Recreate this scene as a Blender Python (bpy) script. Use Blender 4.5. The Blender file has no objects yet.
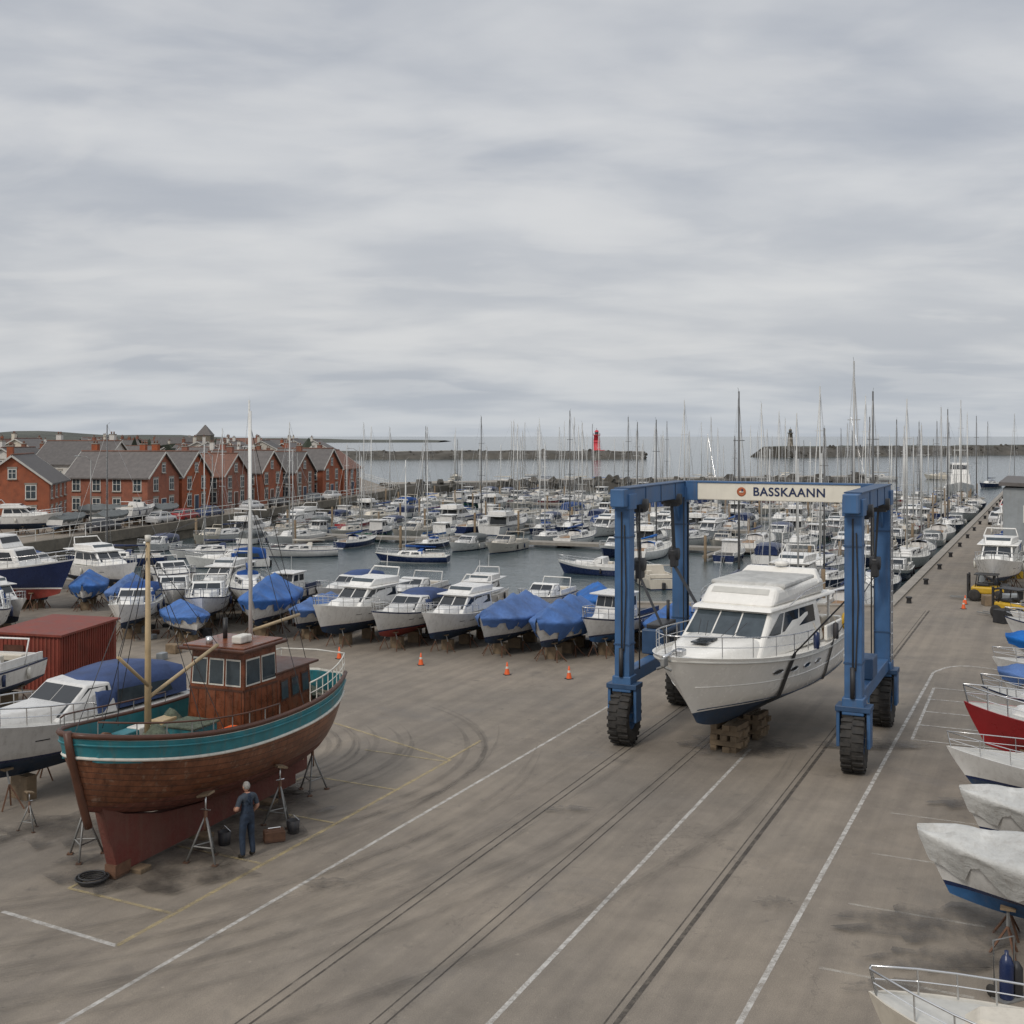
import bpy, bmesh, math, random
from mathutils import Vector, Matrix
from mathutils.geometry import tessellate_polygon
R=random.Random(11)
sc=bpy.context.scene
col=sc.collection
rad=math.radians
U=Vector((.430,.903,0)); V=Vector((.903,-.430,0))
UA=64.5
def lerp(a,b,t): return a+(b-a)*t
def clamp(x,a=0.,b=1.): return max(a,min(b,x))

# ------------------------------------------------ materials
def newmat(name):
    m=bpy.data.materials.new(name); m.use_nodes=True
    nt=m.node_tree; return m,nt,nt.nodes['Principled BSDF']
def mathn(nt,op,a,b=None,c=None):
    n=nt.nodes.new('ShaderNodeMath'); n.operation=op
    for i,x in enumerate((a,b,c)):
        if x is None: continue
        if isinstance(x,(int,float)): n.inputs[i].default_value=x
        else: nt.links.new(x,n.inputs[i])
    return n.outputs[0]
def noise(nt,vec,scale,detail=5,rough=.55,dist=0):
    n=nt.nodes.new('ShaderNodeTexNoise'); n.inputs['Scale'].default_value=scale
    n.inputs['Detail'].default_value=detail; n.inputs['Roughness'].default_value=rough
    n.inputs['Distortion'].default_value=dist
    if vec is not None: nt.links.new(vec,n.inputs['Vector'])
    return n.outputs['Fac']
def maprange(nt,x,a,b,c,d,smooth=False):
    n=nt.nodes.new('ShaderNodeMapRange'); nt.links.new(x,n.inputs[0])
    if smooth: n.interpolation_type='SMOOTHSTEP'
    for i,v in enumerate((a,b,c,d)): n.inputs[i+1].default_value=v
    return n.outputs[0]
def mixc(nt,f,a,b,mode='MIX'):
    n=nt.nodes.new('ShaderNodeMix'); n.data_type='RGBA'; n.blend_type=mode
    def s(i,x):
        if isinstance(x,(int,float)): n.inputs[i].default_value=x
        elif isinstance(x,tuple): n.inputs[i].default_value=(*x[:3],1)
        else: nt.links.new(x,n.inputs[i])
    s(0,f); s(6,a); s(7,b)
    return n.outputs[2]
def scl(c,k): return tuple(min(1,max(0,x*k)) for x in c[:3])
def mat(name,c,r=.5,metal=0,var=.12,s=2.5,bump=0,bs=12,c2=None,rnd=0,streak=0):
    m,nt,p=newmat(name)
    tc=nt.nodes.new('ShaderNodeTexCoord').outputs['Object']
    f=maprange(nt,noise(nt,tc,s,6,.6),.3,.7,0,1)
    o=mixc(nt,f,scl(c,1-var),c2 if c2 else scl(c,1+var*.6))
    if streak:
        mp=nt.nodes.new('ShaderNodeMapping'); nt.links.new(tc,mp.inputs[0]); mp.inputs['Scale'].default_value=(3,3,.25)
        sf=maprange(nt,noise(nt,mp.outputs[0],2,6,.65),.5,.75,0,streak)
        o=mixc(nt,sf,o,(.16,.12,.08))
    if rnd:
        oi=nt.nodes.new('ShaderNodeObjectInfo').outputs['Random']
        h=nt.nodes.new('ShaderNodeHueSaturation'); nt.links.new(o,h.inputs['Color'])
        nt.links.new(maprange(nt,oi,0,1,1-rnd,1+rnd*.4),h.inputs['Value'])
        nt.links.new(maprange(nt,oi,0,1,.8,1.1),h.inputs['Saturation']); o=h.outputs[0]
    nt.links.new(o,p.inputs['Base Color'])
    rr=maprange(nt,f,0,1,clamp(r-.06),clamp(r+.1)); nt.links.new(rr,p.inputs['Roughness'])
    p.inputs['Metallic'].default_value=metal
    if bump:
        b=nt.nodes.new('ShaderNodeBump'); b.inputs['Strength'].default_value=bump; b.inputs['Distance'].default_value=.05
        nt.links.new(noise(nt,tc,bs,5,.6),b.inputs['Height']); nt.links.new(b.outputs[0],p.inputs['Normal'])
    return m
white=mat('white_gelcoat',(.72,.71,.68),.28,var=.08,rnd=.16,streak=.28)
white2=mat('clean_white_gelcoat',(.79,.77,.72),.22,var=.04,streak=.10)
cream=mat('cream_gelcoat',(.60,.55,.46),.35,var=.08,rnd=.2,streak=.25)
deckm=mat('deck_grey',(.52,.51,.47),.6,var=.12,rnd=.15)
navy=mat('navy_hull',(.014,.026,.08),.25,var=.15)
anti_n=mat('antifoul_navy',(.018,.042,.085),.6,var=.4,s=1.5,streak=.3)
anti_b=mat('antifoul_blue',(.025,.10,.24),.6,var=.4,s=1.5,streak=.3)
anti_r=mat('antifoul_red',(.25,.04,.03),.65,var=.4,s=1.5,streak=.3)
keelred=mat('keel_worn_red',(.20,.04,.028),.75,var=.35,s=1.6,c2=(.13,.055,.04),streak=.25,bump=.5,bs=8)
anti_k=mat('antifoul_black',(.03,.03,.035),.6,var=.4,streak=.3)
redh=mat('red_hull',(.32,.016,.02),.3,var=.12)
greenh=mat('green_hull',(.02,.09,.06),.3,var=.15)
glass=mat('tinted_glass',(.018,.022,.027),.06,var=.2)
glass2=mat('window_glass',(.05,.065,.075),.08,var=.3)
steel=mat('stainless_steel',(.60,.60,.60),.25,metal=.9,var=.08)
alu=mat('mast_aluminium',(.58,.58,.56),.45,metal=.3,var=.12,rnd=.3)
dmast=mat('mast_dark',(.10,.10,.10),.5,var=.1)
bluecv=mat('blue_canvas',(.016,.06,.21),.85,var=.35,s=1.2,bump=.6,bs=5,rnd=.2)
tarpb=mat('blue_tarpaulin',(.008,.115,.40),.65,var=.4,s=1.0,bump=1.0,bs=3.5,rnd=.12)
tarpw=mat('white_tarpaulin',(.50,.50,.48),.65,var=.28,s=1.6,bump=1.0,bs=3.5,streak=.3)
tarpg=mat('grey_tarpaulin',(.12,.13,.13),.7,var=.25,s=1.2,bump=.8,bs=4)
rubber=mat('rubber_black',(.018,.018,.018),.8,var=.3,s=6,c2=(.05,.045,.04))
black=mat('black_metal',(.025,.025,.027),.5,var=.3)
lift=mat('lift_blue_paint',(.042,.115,.25),.5,var=.22,s=1.2,streak=.32,bump=.05)
liftd=mat('lift_dark_blue',(.025,.065,.14),.5,var=.2)
signm=mat('sign_cream',(.72,.68,.58),.45,var=.06,streak=.12)
galv=mat('galvanised_steel',(.27,.27,.26),.55,metal=.5,var=.25)
rust=mat('rusty_steel',(.14,.07,.04),.8,var=.4,s=6)
timber=mat('weathered_timber',(.20,.145,.09),.8,var=.35,s=3,bump=.4,bs=8)
varn=mat('varnished_wood',(.165,.048,.019),.28,var=.45,s=4,streak=.45)
varn2=mat('dark_wood',(.08,.03,.016),.45,var=.3,s=4)
teal=mat('teal_paint',(.02,.17,.20),.4,var=.25,s=3,streak=.4)
wpaint=mat('old_white_paint',(.62,.60,.54),.5,var=.12,s=4,streak=.4)
ochre=mat('ochre_mast_paint',(.44,.33,.19),.5,var=.2)
deckw=mat('deck_wood',(.27,.22,.16),.75,var=.25,s=5)
net=mat('fishing_net',(.12,.14,.10),.95,var=.5,s=10,bump=1,bs=30)
orange=mat('cone_orange',(.75,.12,.025),.5,var=.1)
yellow=mat('machine_yellow',(.55,.34,.02),.5,var=.25,streak=.3)
brick=mat('red_brick',(.30,.095,.05),.85,var=.28,s=1.5,rnd=.2,streak=.3)
brick2=mat('dark_brick',(.22,.09,.055),.85,var=.28,s=1.5,streak=.25)
render_w=mat('white_render',(.58,.56,.52),.8,var=.1,streak=.25)
slate=mat('slate_roof',(.115,.105,.10),.7,var=.3,s=2,rnd=.3)
tile=mat('brown_tile_roof',(.17,.085,.06),.75,var=.3,s=2)
frame=mat('window_frame_white',(.65,.64,.6),.5,var=.05)
stone=mat('quay_stone',(.16,.14,.11),.9,var=.45,s=.8,bump=1,bs=2,streak=.4)
rock=mat('breakwater_rock',(.085,.078,.066),.95,var=.5,s=.15,bump=1,bs=.6)
grassm=mat('headland_scrub',(.075,.08,.065),.95,var=.4,s=.02)
treem=mat('distant_trees_foliage',(.04,.05,.035),.95,var=.6,s=.3)
conc=mat('concrete',(.28,.255,.22),.85,var=.25,s=1,bump=.3,streak=.3)
pont=mat('pontoon_boards',(.25,.23,.20),.85,var=.25,s=2)
redt=mat('lighthouse_red',(.50,.03,.045),.5,var=.1,s=.6)
shedr=mat('shed_red_paint',(.19,.035,.02),.6,var=.3,s=1.5,streak=.35)
greyc=mat('grey_cladding',(.25,.27,.28),.6,var=.15,streak=.2)
rope=mat('rope',(.42,.36,.26),.9,var=.2)
teakm=mat('teak',(.28,.16,.08),.6,var=.25)

def plank(name,c,c2,n=13,r=.4):
    m,nt,p=newmat(name)
    tcn=nt.nodes.new('ShaderNodeTexCoord'); tc=tcn.outputs['Object']
    sx=nt.nodes.new('ShaderNodeSeparateXYZ'); nt.links.new(tcn.outputs['UV'],sx.inputs[0])
    fr=mathn(nt,'FRACT',mathn(nt,'MULTIPLY',sx.outputs[1],n))
    fl=mathn(nt,'FLOOR',mathn(nt,'MULTIPLY',sx.outputs[1],n))
    groove=mathn(nt,'LESS_THAN',fr,.10)
    cb=nt.nodes.new('ShaderNodeCombineXYZ'); nt.links.new(mathn(nt,'MULTIPLY',sx.outputs[0],.7),cb.inputs[0]); nt.links.new(mathn(nt,'MULTIPLY',fl,7.3),cb.inputs[1])
    f=noise(nt,cb.outputs[0],1.0,5,.6)
    o=mixc(nt,maprange(nt,f,.35,.65,0,1),c,c2)
    mp=nt.nodes.new('ShaderNodeMapping'); nt.links.new(tc,mp.inputs[0]); mp.inputs['Scale'].default_value=(3,3,.4)
    o=mixc(nt,maprange(nt,noise(nt,mp.outputs[0],2,7,.7),.45,.7,0,.75),o,scl(c,.25))
    o=mixc(nt,maprange(nt,noise(nt,tc,5,7,.7),.56,.72,0,.6),o,(.32,.25,.19))
    o=mixc(nt,mathn(nt,'MULTIPLY',groove,.7),o,(.02,.012,.008))
    nt.links.new(o,p.inputs['Base Color']); p.inputs['Roughness'].default_value=r
    b=nt.nodes.new('ShaderNodeBump'); b.inputs['Strength'].default_value=.8; b.inputs['Distance'].default_value=.02; b.invert=True
    nt.links.new(groove,b.inputs['Height']); nt.links.new(b.outputs[0],p.inputs['Normal'])
    return m
plk=plank('hull_planks_varnished',(.13,.045,.022),(.23,.088,.042))
plkb=plank('hull_planks_bottom',(.14,.04,.027),(.19,.07,.045),12,.7)

def worn(name,c,th=.5,amt=.9,s=3.5,lo=.25,rough=.8):
    m,nt,p=newmat(name)
    tc=nt.nodes.new('ShaderNodeTexCoord').outputs['Object']
    p.inputs['Base Color'].default_value=(*c,1); p.inputs['Roughness'].default_value=rough
    a=maprange(nt,noise(nt,tc,s,10,.75),th-.12,th+.1,amt*lo,amt)
    nt.links.new(a,p.inputs['Alpha']); return m
lineW=worn('worn_white_paint',(.60,.58,.54),.49,.78)
lineY=worn('worn_yellow_paint',(.52,.42,.22),.50,.65)
lineF=worn('faded_white_paint',(.55,.52,.46),.52,.55)
tyrem=worn('tyre_rubber_trace',(.06,.055,.05),.50,.17,.6)
stain=worn('damp_stain',(.05,.045,.04),.52,.6,1.2,0,.45)
railm=worn('rail_groove',(.06,.052,.045),.45,.65)

def groundmat():
    m,nt,p=newmat('asphalt_ground')
    tc=nt.nodes.new('ShaderNodeTexCoord').outputs['Object']
    o=mixc(nt,maprange(nt,noise(nt,tc,.09,4,.6),.35,.65,0,1),(.272,.232,.186),(.202,.178,.15))
    o=mixc(nt,1.0,o,mixc(nt,maprange(nt,noise(nt,tc,.9,8,.65),.25,.75,0,1),(.76,.76,.76),(1.13,1.13,1.13)),'MULTIPLY')
    o=mixc(nt,1.0,o,mixc(nt,maprange(nt,noise(nt,tc,45,3,.7),.3,.7,0,1),(.70,.70,.70),(1.24,1.23,1.21)),'MULTIPLY')
    mp=nt.nodes.new('ShaderNodeMapping'); nt.links.new(tc,mp.inputs[0]); mp.inputs['Rotation'].default_value=(0,0,rad(-UA)); 
    mp2=nt.nodes.new('ShaderNodeMapping'); nt.links.new(mp.outputs[0],mp2.inputs[0]); mp2.inputs['Scale'].default_value=(.05,1.6,1)
    o=mixc(nt,1.0,o,mixc(nt,maprange(nt,noise(nt,mp2.outputs[0],1,6,.6),.35,.65,0,1),(.84,.84,.85),(1.06,1.06,1.05)),'MULTIPLY')
    o=mixc(nt,maprange(nt,noise(nt,tc,.33,9,.68,.6),.58,.72,0,.5),o,(.10,.09,.08))
    o=mixc(nt,maprange(nt,noise(nt,tc,1.7,9,.7,.3),.60,.72,0,.55),o,(.085,.078,.07))
    o=mixc(nt,maprange(nt,noise(nt,tc,6,6,.7),.62,.72,0,.5),o,(.40,.35,.28))
    vo=nt.nodes.new('ShaderNodeTexVoronoi'); vo.feature='DISTANCE_TO_EDGE'; vo.inputs['Scale'].default_value=.11
    ds=nt.nodes.new('ShaderNodeVectorMath'); ds.operation='ADD'; nt.links.new(tc,ds.inputs[0])
    nn=nt.nodes.new('ShaderNodeTexNoise'); nn.inputs['Scale'].default_value=.35; nn.inputs['Detail'].default_value=10; nn.inputs['Roughness'].default_value=.65
    ns=nt.nodes.new('ShaderNodeVectorMath'); ns.operation='SCALE'; ns.inputs['Scale'].default_value=5
    nt.links.new(tc,nn.inputs['Vector']); nt.links.new(nn.outputs['Color'],ns.inputs[0]); nt.links.new(ns.outputs[0],ds.inputs[1]); nt.links.new(ds.outputs[0],vo.inputs['Vector'])
    ck=mathn(nt,'MULTIPLY',maprange(nt,vo.outputs['Distance'],0,.0035,.5,0),maprange(nt,noise(nt,tc,.2,3,.5),.46,.54,0,1))
    o=mixc(nt,ck,o,(.07,.06,.05))
    nt.links.new(o,p.inputs['Base Color'])
    nt.links.new(maprange(nt,noise(nt,tc,.33,9,.68,.6),.55,.72,.9,.6),p.inputs['Roughness'])
    b=nt.nodes.new('ShaderNodeBump'); b.inputs['Strength'].default_value=.4; b.inputs['Distance'].default_value=.02
    nt.links.new(noise(nt,tc,30,6,.7),b.inputs['Height']); nt.links.new(b.outputs[0],p.inputs['Normal'])
    return m
gm=groundmat()
def watermat():
    m,nt,p=newmat('harbour_water')
    tc=nt.nodes.new('ShaderNodeTexCoord').outputs['Object']
    o=mixc(nt,maprange(nt,noise(nt,tc,.01,5,.6),.35,.65,0,1),(.040,.062,.068),(.065,.092,.10))
    nt.links.new(o,p.inputs['Base Color']); p.inputs['Roughness'].default_value=.12
    p.inputs['Specular IOR Level'].default_value=.33
    b=nt.nodes.new('ShaderNodeBump'); b.inputs['Strength'].default_value=.8; b.inputs['Distance'].default_value=.09
    h=mathn(nt,'ADD',noise(nt,tc,1.6,6,.6,.3),mathn(nt,'MULTIPLY',noise(nt,tc,.25,4,.6),1.6))
    nt.links.new(h,b.inputs['Height']); nt.links.new(b.outputs[0],p.inputs['Normal'])
    return m
wm=watermat()

# ------------------------------------------------ mesh builder
class MB:
    def __init__(s): s.v=[];s.f=[];s.mi=[];s.sm=[];s.mats=[];s.uv=[]
    def m(s,mt):
        if mt not in s.mats: s.mats.append(mt)
        return s.mats.index(mt)
    def add(s,vs,fs,mt,smooth=False,uv=None,M=None):
        o=len(s.v)
        for i,p in enumerate(vs):
            p=Vector(p)
            if M is not None: p=M@p
            s.v.append(p); s.uv.append(uv[i] if uv else (0,0))
        for k,f in enumerate(fs):
            s.f.append([o+i for i in f])
            s.mi.append(s.m(mt[k] if isinstance(mt,list) else mt)); s.sm.append(smooth)
    def hexa(s,c,mt,bev=0,M=None,seg=2):
        fs=[(3,2,1,0),(4,5,6,7),(0,1,5,4),(1,2,6,5),(2,3,7,6),(3,0,4,7)]
        if bev<=0: s.add(c,fs,mt,M=M); return
        b=bmesh.new(); vs=[b.verts.new(p) for p in c]
        for f in fs: b.faces.new([vs[i] for i in f])
        bmesh.ops.bevel(b,geom=b.edges[:]+b.verts[:],offset=bev,segments=seg,affect='EDGES',profile=.5)
        b.verts.index_update()
        s.add([v.co.copy() for v in b.verts],[[v.index for v in f.verts] for f in b.faces],mt,smooth=False,M=M); b.free()
    def box(s,c,sz,mt,rz=0,bev=0,M=None,ry=0,rx=0):
        x,y,z=[k/2 for k in sz]
        T=Matrix.Translation(c)@Matrix.Rotation(rz,4,'Z')@Matrix.Rotation(ry,4,'Y')@Matrix.Rotation(rx,4,'X')
        if M is not None: T=M@T
        s.hexa([(-x,-y,-z),(x,-y,-z),(x,y,-z),(-x,y,-z),(-x,-y,z),(x,-y,z),(x,y,z),(-x,y,z)],mt,bev,T)
    def tube(s,pts,r,mt,n=6,M=None,caps=True,smooth=True):
        pts=[Vector(p) for p in pts]
        rs=r if isinstance(r,(list,tuple)) else [r]*len(pts)
        vs=[];fs=[]
        for i,p in enumerate(pts):
            d=(pts[min(i+1,len(pts)-1)]-pts[max(i-1,0)])
            if d.length<1e-6: d=Vector((0,0,1))
            d.normalize(); up=Vector((0,0,1)) if abs(d.z)<.9 else Vector((1,0,0))
            a=d.cross(up).normalized(); b=d.cross(a)
            for k in range(n):
                an=2*math.pi*k/n; vs.append(p+(a*math.cos(an)+b*math.sin(an))*rs[i])
        for i in range(len(pts)-1):
            for k in range(n): fs.append((i*n+k,i*n+(k+1)%n,(i+1)*n+(k+1)%n,(i+1)*n+k))
        if caps: fs.append(tuple(range(n))[::-1]); fs.append(tuple((len(pts)-1)*n+k for k in range(n)))
        s.add(vs,fs,mt,smooth and n>4,M=M)
    def lathe(s,prof,mt,n=20,M=None,smooth=True,closed=False):
        vs=[];fs=[]
        for r,z in prof:
            for k in range(n):
                a=2*math.pi*k/n; vs.append((r*math.cos(a),r*math.sin(a),z))
        m_=len(prof)
        for i in range(m_ if closed else m_-1):
            j=(i+1)%m_
            for k in range(n): fs.append((i*n+k,i*n+(k+1)%n,j*n+(k+1)%n,j*n+k))
        s.add(vs,fs,mt,smooth,M=M)
    def grid(s,rows,mt,smooth=True,uv=None,closed=False,M=None):
        n=len(rows[0]); vs=[p for r in rows for p in r]; fs=[];mm=[]
        for i in range(len(rows)-1):
            for k in range(n if closed else n-1):
                fs.append((i*n+k,i*n+(k+1)%n,(i+1)*n+(k+1)%n,(i+1)*n+k))
                if isinstance(mt,list): mm.append(mt[k])
        s.add(vs,fs,mm if isinstance(mt,list) else mt,smooth,uv=[q for r in uv for q in r] if uv else None,M=M)
    def mesh(s,name):
        me=bpy.data.meshes.new(name); me.from_pydata([tuple(v) for v in s.v],[],s.f)
        for m in s.mats: me.materials.append(m)
        me.polygons.foreach_set('material_index',s.mi); me.polygons.foreach_set('use_smooth',s.sm)
        ul=me.uv_layers.new(name='UVMap')
        for l in me.loops: ul.data[l.index].uv=s.uv[l.vertex_index]
        me.validate(); 
        b=bmesh.new(); b.from_mesh(me); 
        bmesh.ops.recalc_face_normals(b,faces=b.faces); b.to_mesh(me); b.free()
        me.update(); return me
def put(name,me,loc=(0,0,0),rz=0,parent=None,scale=1):
    if isinstance(me,MB): me=me.mesh(name)
    o=bpy.data.objects.new(name,me); col.objects.link(o)
    o.location=loc; o.rotation_euler=(0,0,rz); o.scale=(scale,)*3
    if parent: o.parent=parent
    return o
def root(name,loc=(0,0,0),rz=0,s_=1):
    o=bpy.data.objects.new(name,None); o.empty_display_size=.3; col.objects.link(o); o.location=loc; o.rotation_euler=(0,0,rz); o.scale=(s_,)*3; return o

# ------------------------------------------------ hull
class Hull:
    def __init__(s,L,B,D,Fs,Fm,Fb,tm=.35,tr=.82,pw=2.2,q=.8,rake=1.,kind='v',kr=.6,endk=.35,round_st=0):
        s.__dict__.update(locals())
    def hb(s,t):
        t=clamp(t)
        if t<.4: return s.B/2*(s.tr+(1-s.tr)*(1-((.4-t)/.4)**(2 if not s.round_st else 2.6)))
        u=(t-.4)/.6; return s.B/2*max(0,1-u**s.pw)**s.q
    def zs(s,t):
        return s.Fm+((s.Fb-s.Fm)*((t-s.tm)/(1-s.tm))**2 if t>s.tm else (s.Fs-s.Fm)*((s.tm-t)/s.tm)**2)
    def zk(s,t):
        r=-s.D*(1-(1-s.endk)*((t-s.kr)/(1-s.kr))**2) if t>s.kr else -s.D
        if s.kind=='r' and t<.3: r=-s.D*(1-.75*((.3-t)/.3)**1.6)
        return r
    def wf(s,t,zf):
        zf=clamp(zf)
        if s.kind=='v':
            a=zf/.42*.86 if zf<.42 else .86+.14*(zf-.42)/.58
            v=.25*zf+.75*zf**1.5
            return lerp(a,v,clamp(t)**3)
        a=(1-(1-zf)**2.4)**.62; v=.5*zf+.5*zf**1.4
        if s.kind=='b': v=(1-(1-zf)**2.0)**.85
        return lerp(a,v,clamp(t)**2.2)
    def x(s,t,z):
        xx=-s.L/2+s.L*t-s.rake*clamp((s.Fb-z)/(s.Fb+s.D))**1.15*t**4
        if s.round_st: xx+=s.round_st*(1-t)**6*clamp((s.Fs-z)/(s.Fs+s.D))
        return xx
    def pt(s,t,z,side=1,off=0):
        zk=s.zk(t);zs=s.zs(t)
        w=s.hb(t)*s.wf(t,(z-zk)/max(.01,zs-zk))
        return Vector((s.x(t,z),side*(w+off),z))
    def build(s,mb,bot,stripe,top,rub,deck,n=18,dd=.05,deckmb=None,st=.09,rubw=.08,cap=.07):
        ts=[1-(1-i/n)**1.25 for i in range(n+1)]
        for side in (1,-1):
            rows=[];uvs=[]
            for t in ts:
                zk=s.zk(t);zs=s.zs(t)
                zl=[zk,zk*.7,zk*.4,zk*.15,0,st]+[lerp(st,zs-rubw,k/4) for k in (1,2,3,4)]+[zs]
                rows.append([s.pt(t,z,side) for z in zl]); uvs.append([(t*s.L,(z-zk)/(zs-zk)) for z in zl])
            mb.grid(rows,[bot]*4+[stripe]+[top]*4+[rub],True,uvs)
        zk=s.zk(0);zs=s.zs(0)
        zl=[zk,zk*.5,0,st,zs*.5,zs]
        P=[s.pt(0,z,1) for z in zl]; Q=[s.pt(0,z,-1) for z in zl]
        mb.grid([P,Q],[bot,bot,stripe,top,top],False)
        dm=deckmb or mb
        rows=[];cp=[]
        for t in ts:
            zs=s.zs(t);h=s.hb(t);hi=max(0,h-cap)
            x=s.x(t,zs); xi=x-(cap*.8 if t>.97 else 0)+(cap if t<.001 else 0)
            zd=zs-dd
            rows.append([(xi,hi,zs),(xi,hi*.985,zd),(xi,hi*.5,zd+.04),(xi,0,zd+.05),(xi,-hi*.5,zd+.04),(xi,-hi*.985,zd),(xi,-hi,zs)])
            cp.append(((x,h,zs),(xi,hi,zs),(x,-h,zs),(xi,-hi,zs)))
        dm.grid(rows,[top if dd>.2 else deck,deck,deck,deck,deck,top if dd>.2 else deck],False)
        mb.grid([[c[0],c[1]] for c in cp],rub,False); mb.grid([[c[2],c[3]] for c in cp],rub,False)
        c0=cp[0]; mb.add([c0[0],c0[1],c0[3],c0[2]],[(0,1,2,3)],rub)
    def rail(s,mb,t0,t1,h,r,mt,inset=.08,k=9,mids=1,n=5):
        L=[];Rr=[]
        for side,arr in ((1,L),(-1,Rr)):
            for i in range(k):
                t=lerp(t0,t1,i/(k-1)); zs=s.zs(t); y=max(.02,s.hb(t)-inset)
                arr.append((Vector((s.x(t,zs)-.02,side*y,zs)),Vector((s.x(t,zs)+(.1 if i==k-1 else 0),side*y,zs+h*(1 if i>0 else .9)))))
        for arr in (L,Rr):
            for a,b in arr[::max(1,k//6)]+[arr[-1]]: mb.tube([a,b],r*.8,mt,4)
            mb.tube([arr[0][0]]+[b for a,b in arr],r,mt,n)
            if mids: mb.tube([a.lerp(b,.5) for a,b in arr],r*.6,mt,4)
        mb.tube([L[-1][1],Rr[-1][1]],r,mt,n)

def cab(mb,x0,x1,w0,w1,z0,x0t,x1t,w0t,w1t,z1,mt,bev=.05,seg=2):
    c=[Vector(p) for p in [(x0,-w0,z0),(x1,-w1,z0),(x1,w1,z0),(x0,w0,z0),(x0t,-w0t,z1),(x1t,-w1t,z1),(x1t,w1t,z1),(x0t,w0t,z1)]]
    mb.hexa(c,mt,bev,None,seg); return c
FACES={'R':(0,1,5,4),'L':(3,2,6,7),'F':(1,2,6,5),'A':(3,0,4,7)}
def win(mb,c,face,u0,u1,v0,v1,mt,off=.012,slant=0):
    q=[c[i] for i in FACES[face]]; ce=sum(c,Vector())/8
    def bl(u,v): return q[0].lerp(q[1],u).lerp(q[3].lerp(q[2],u),v)
    nrm=(q[1]-q[0]).cross(q[3]-q[0]).normalized()
    if nrm.dot(q[0]-ce)<0: nrm=-nrm
    P=[bl(u0,v0)+nrm*off,bl(u1,v0)+nrm*off,bl(u1-slant,v1)+nrm*off,bl(u0,v1)+nrm*off]
    mb.add(P,[(0,1,2,3)],mt)

def stands_for(mb,h,zg):
    for t in (.15,.5,.78):
        for sd in (1,-1):
            z=h.zk(t)*.35; p=h.pt(t,z,sd); 
            b=Vector((p.x,p.y+sd*.25,zg)); top=Vector((p.x,p.y,p.z-.03))
            mid=Vector((p.x,p.y+sd*.12,lerp(zg,p.z,.6)))
            mb.tube([mid,top],.03,galv,4)
            for a in (0,2.1,4.2): mb.tube([mid,b+Vector((math.cos(a)*.32,math.sin(a)*.32,0))],.025,rust,4)
            mb.box(top,(.28,.22,.05),timber)
    for f in (.12,.4,.68):
        x=h.x(f,h.zk(f)); z=h.zk(f); hh=(z-zg)
        mb.box((x,0,zg+hh/2),(.32,.7,hh-.01),timber)

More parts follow.
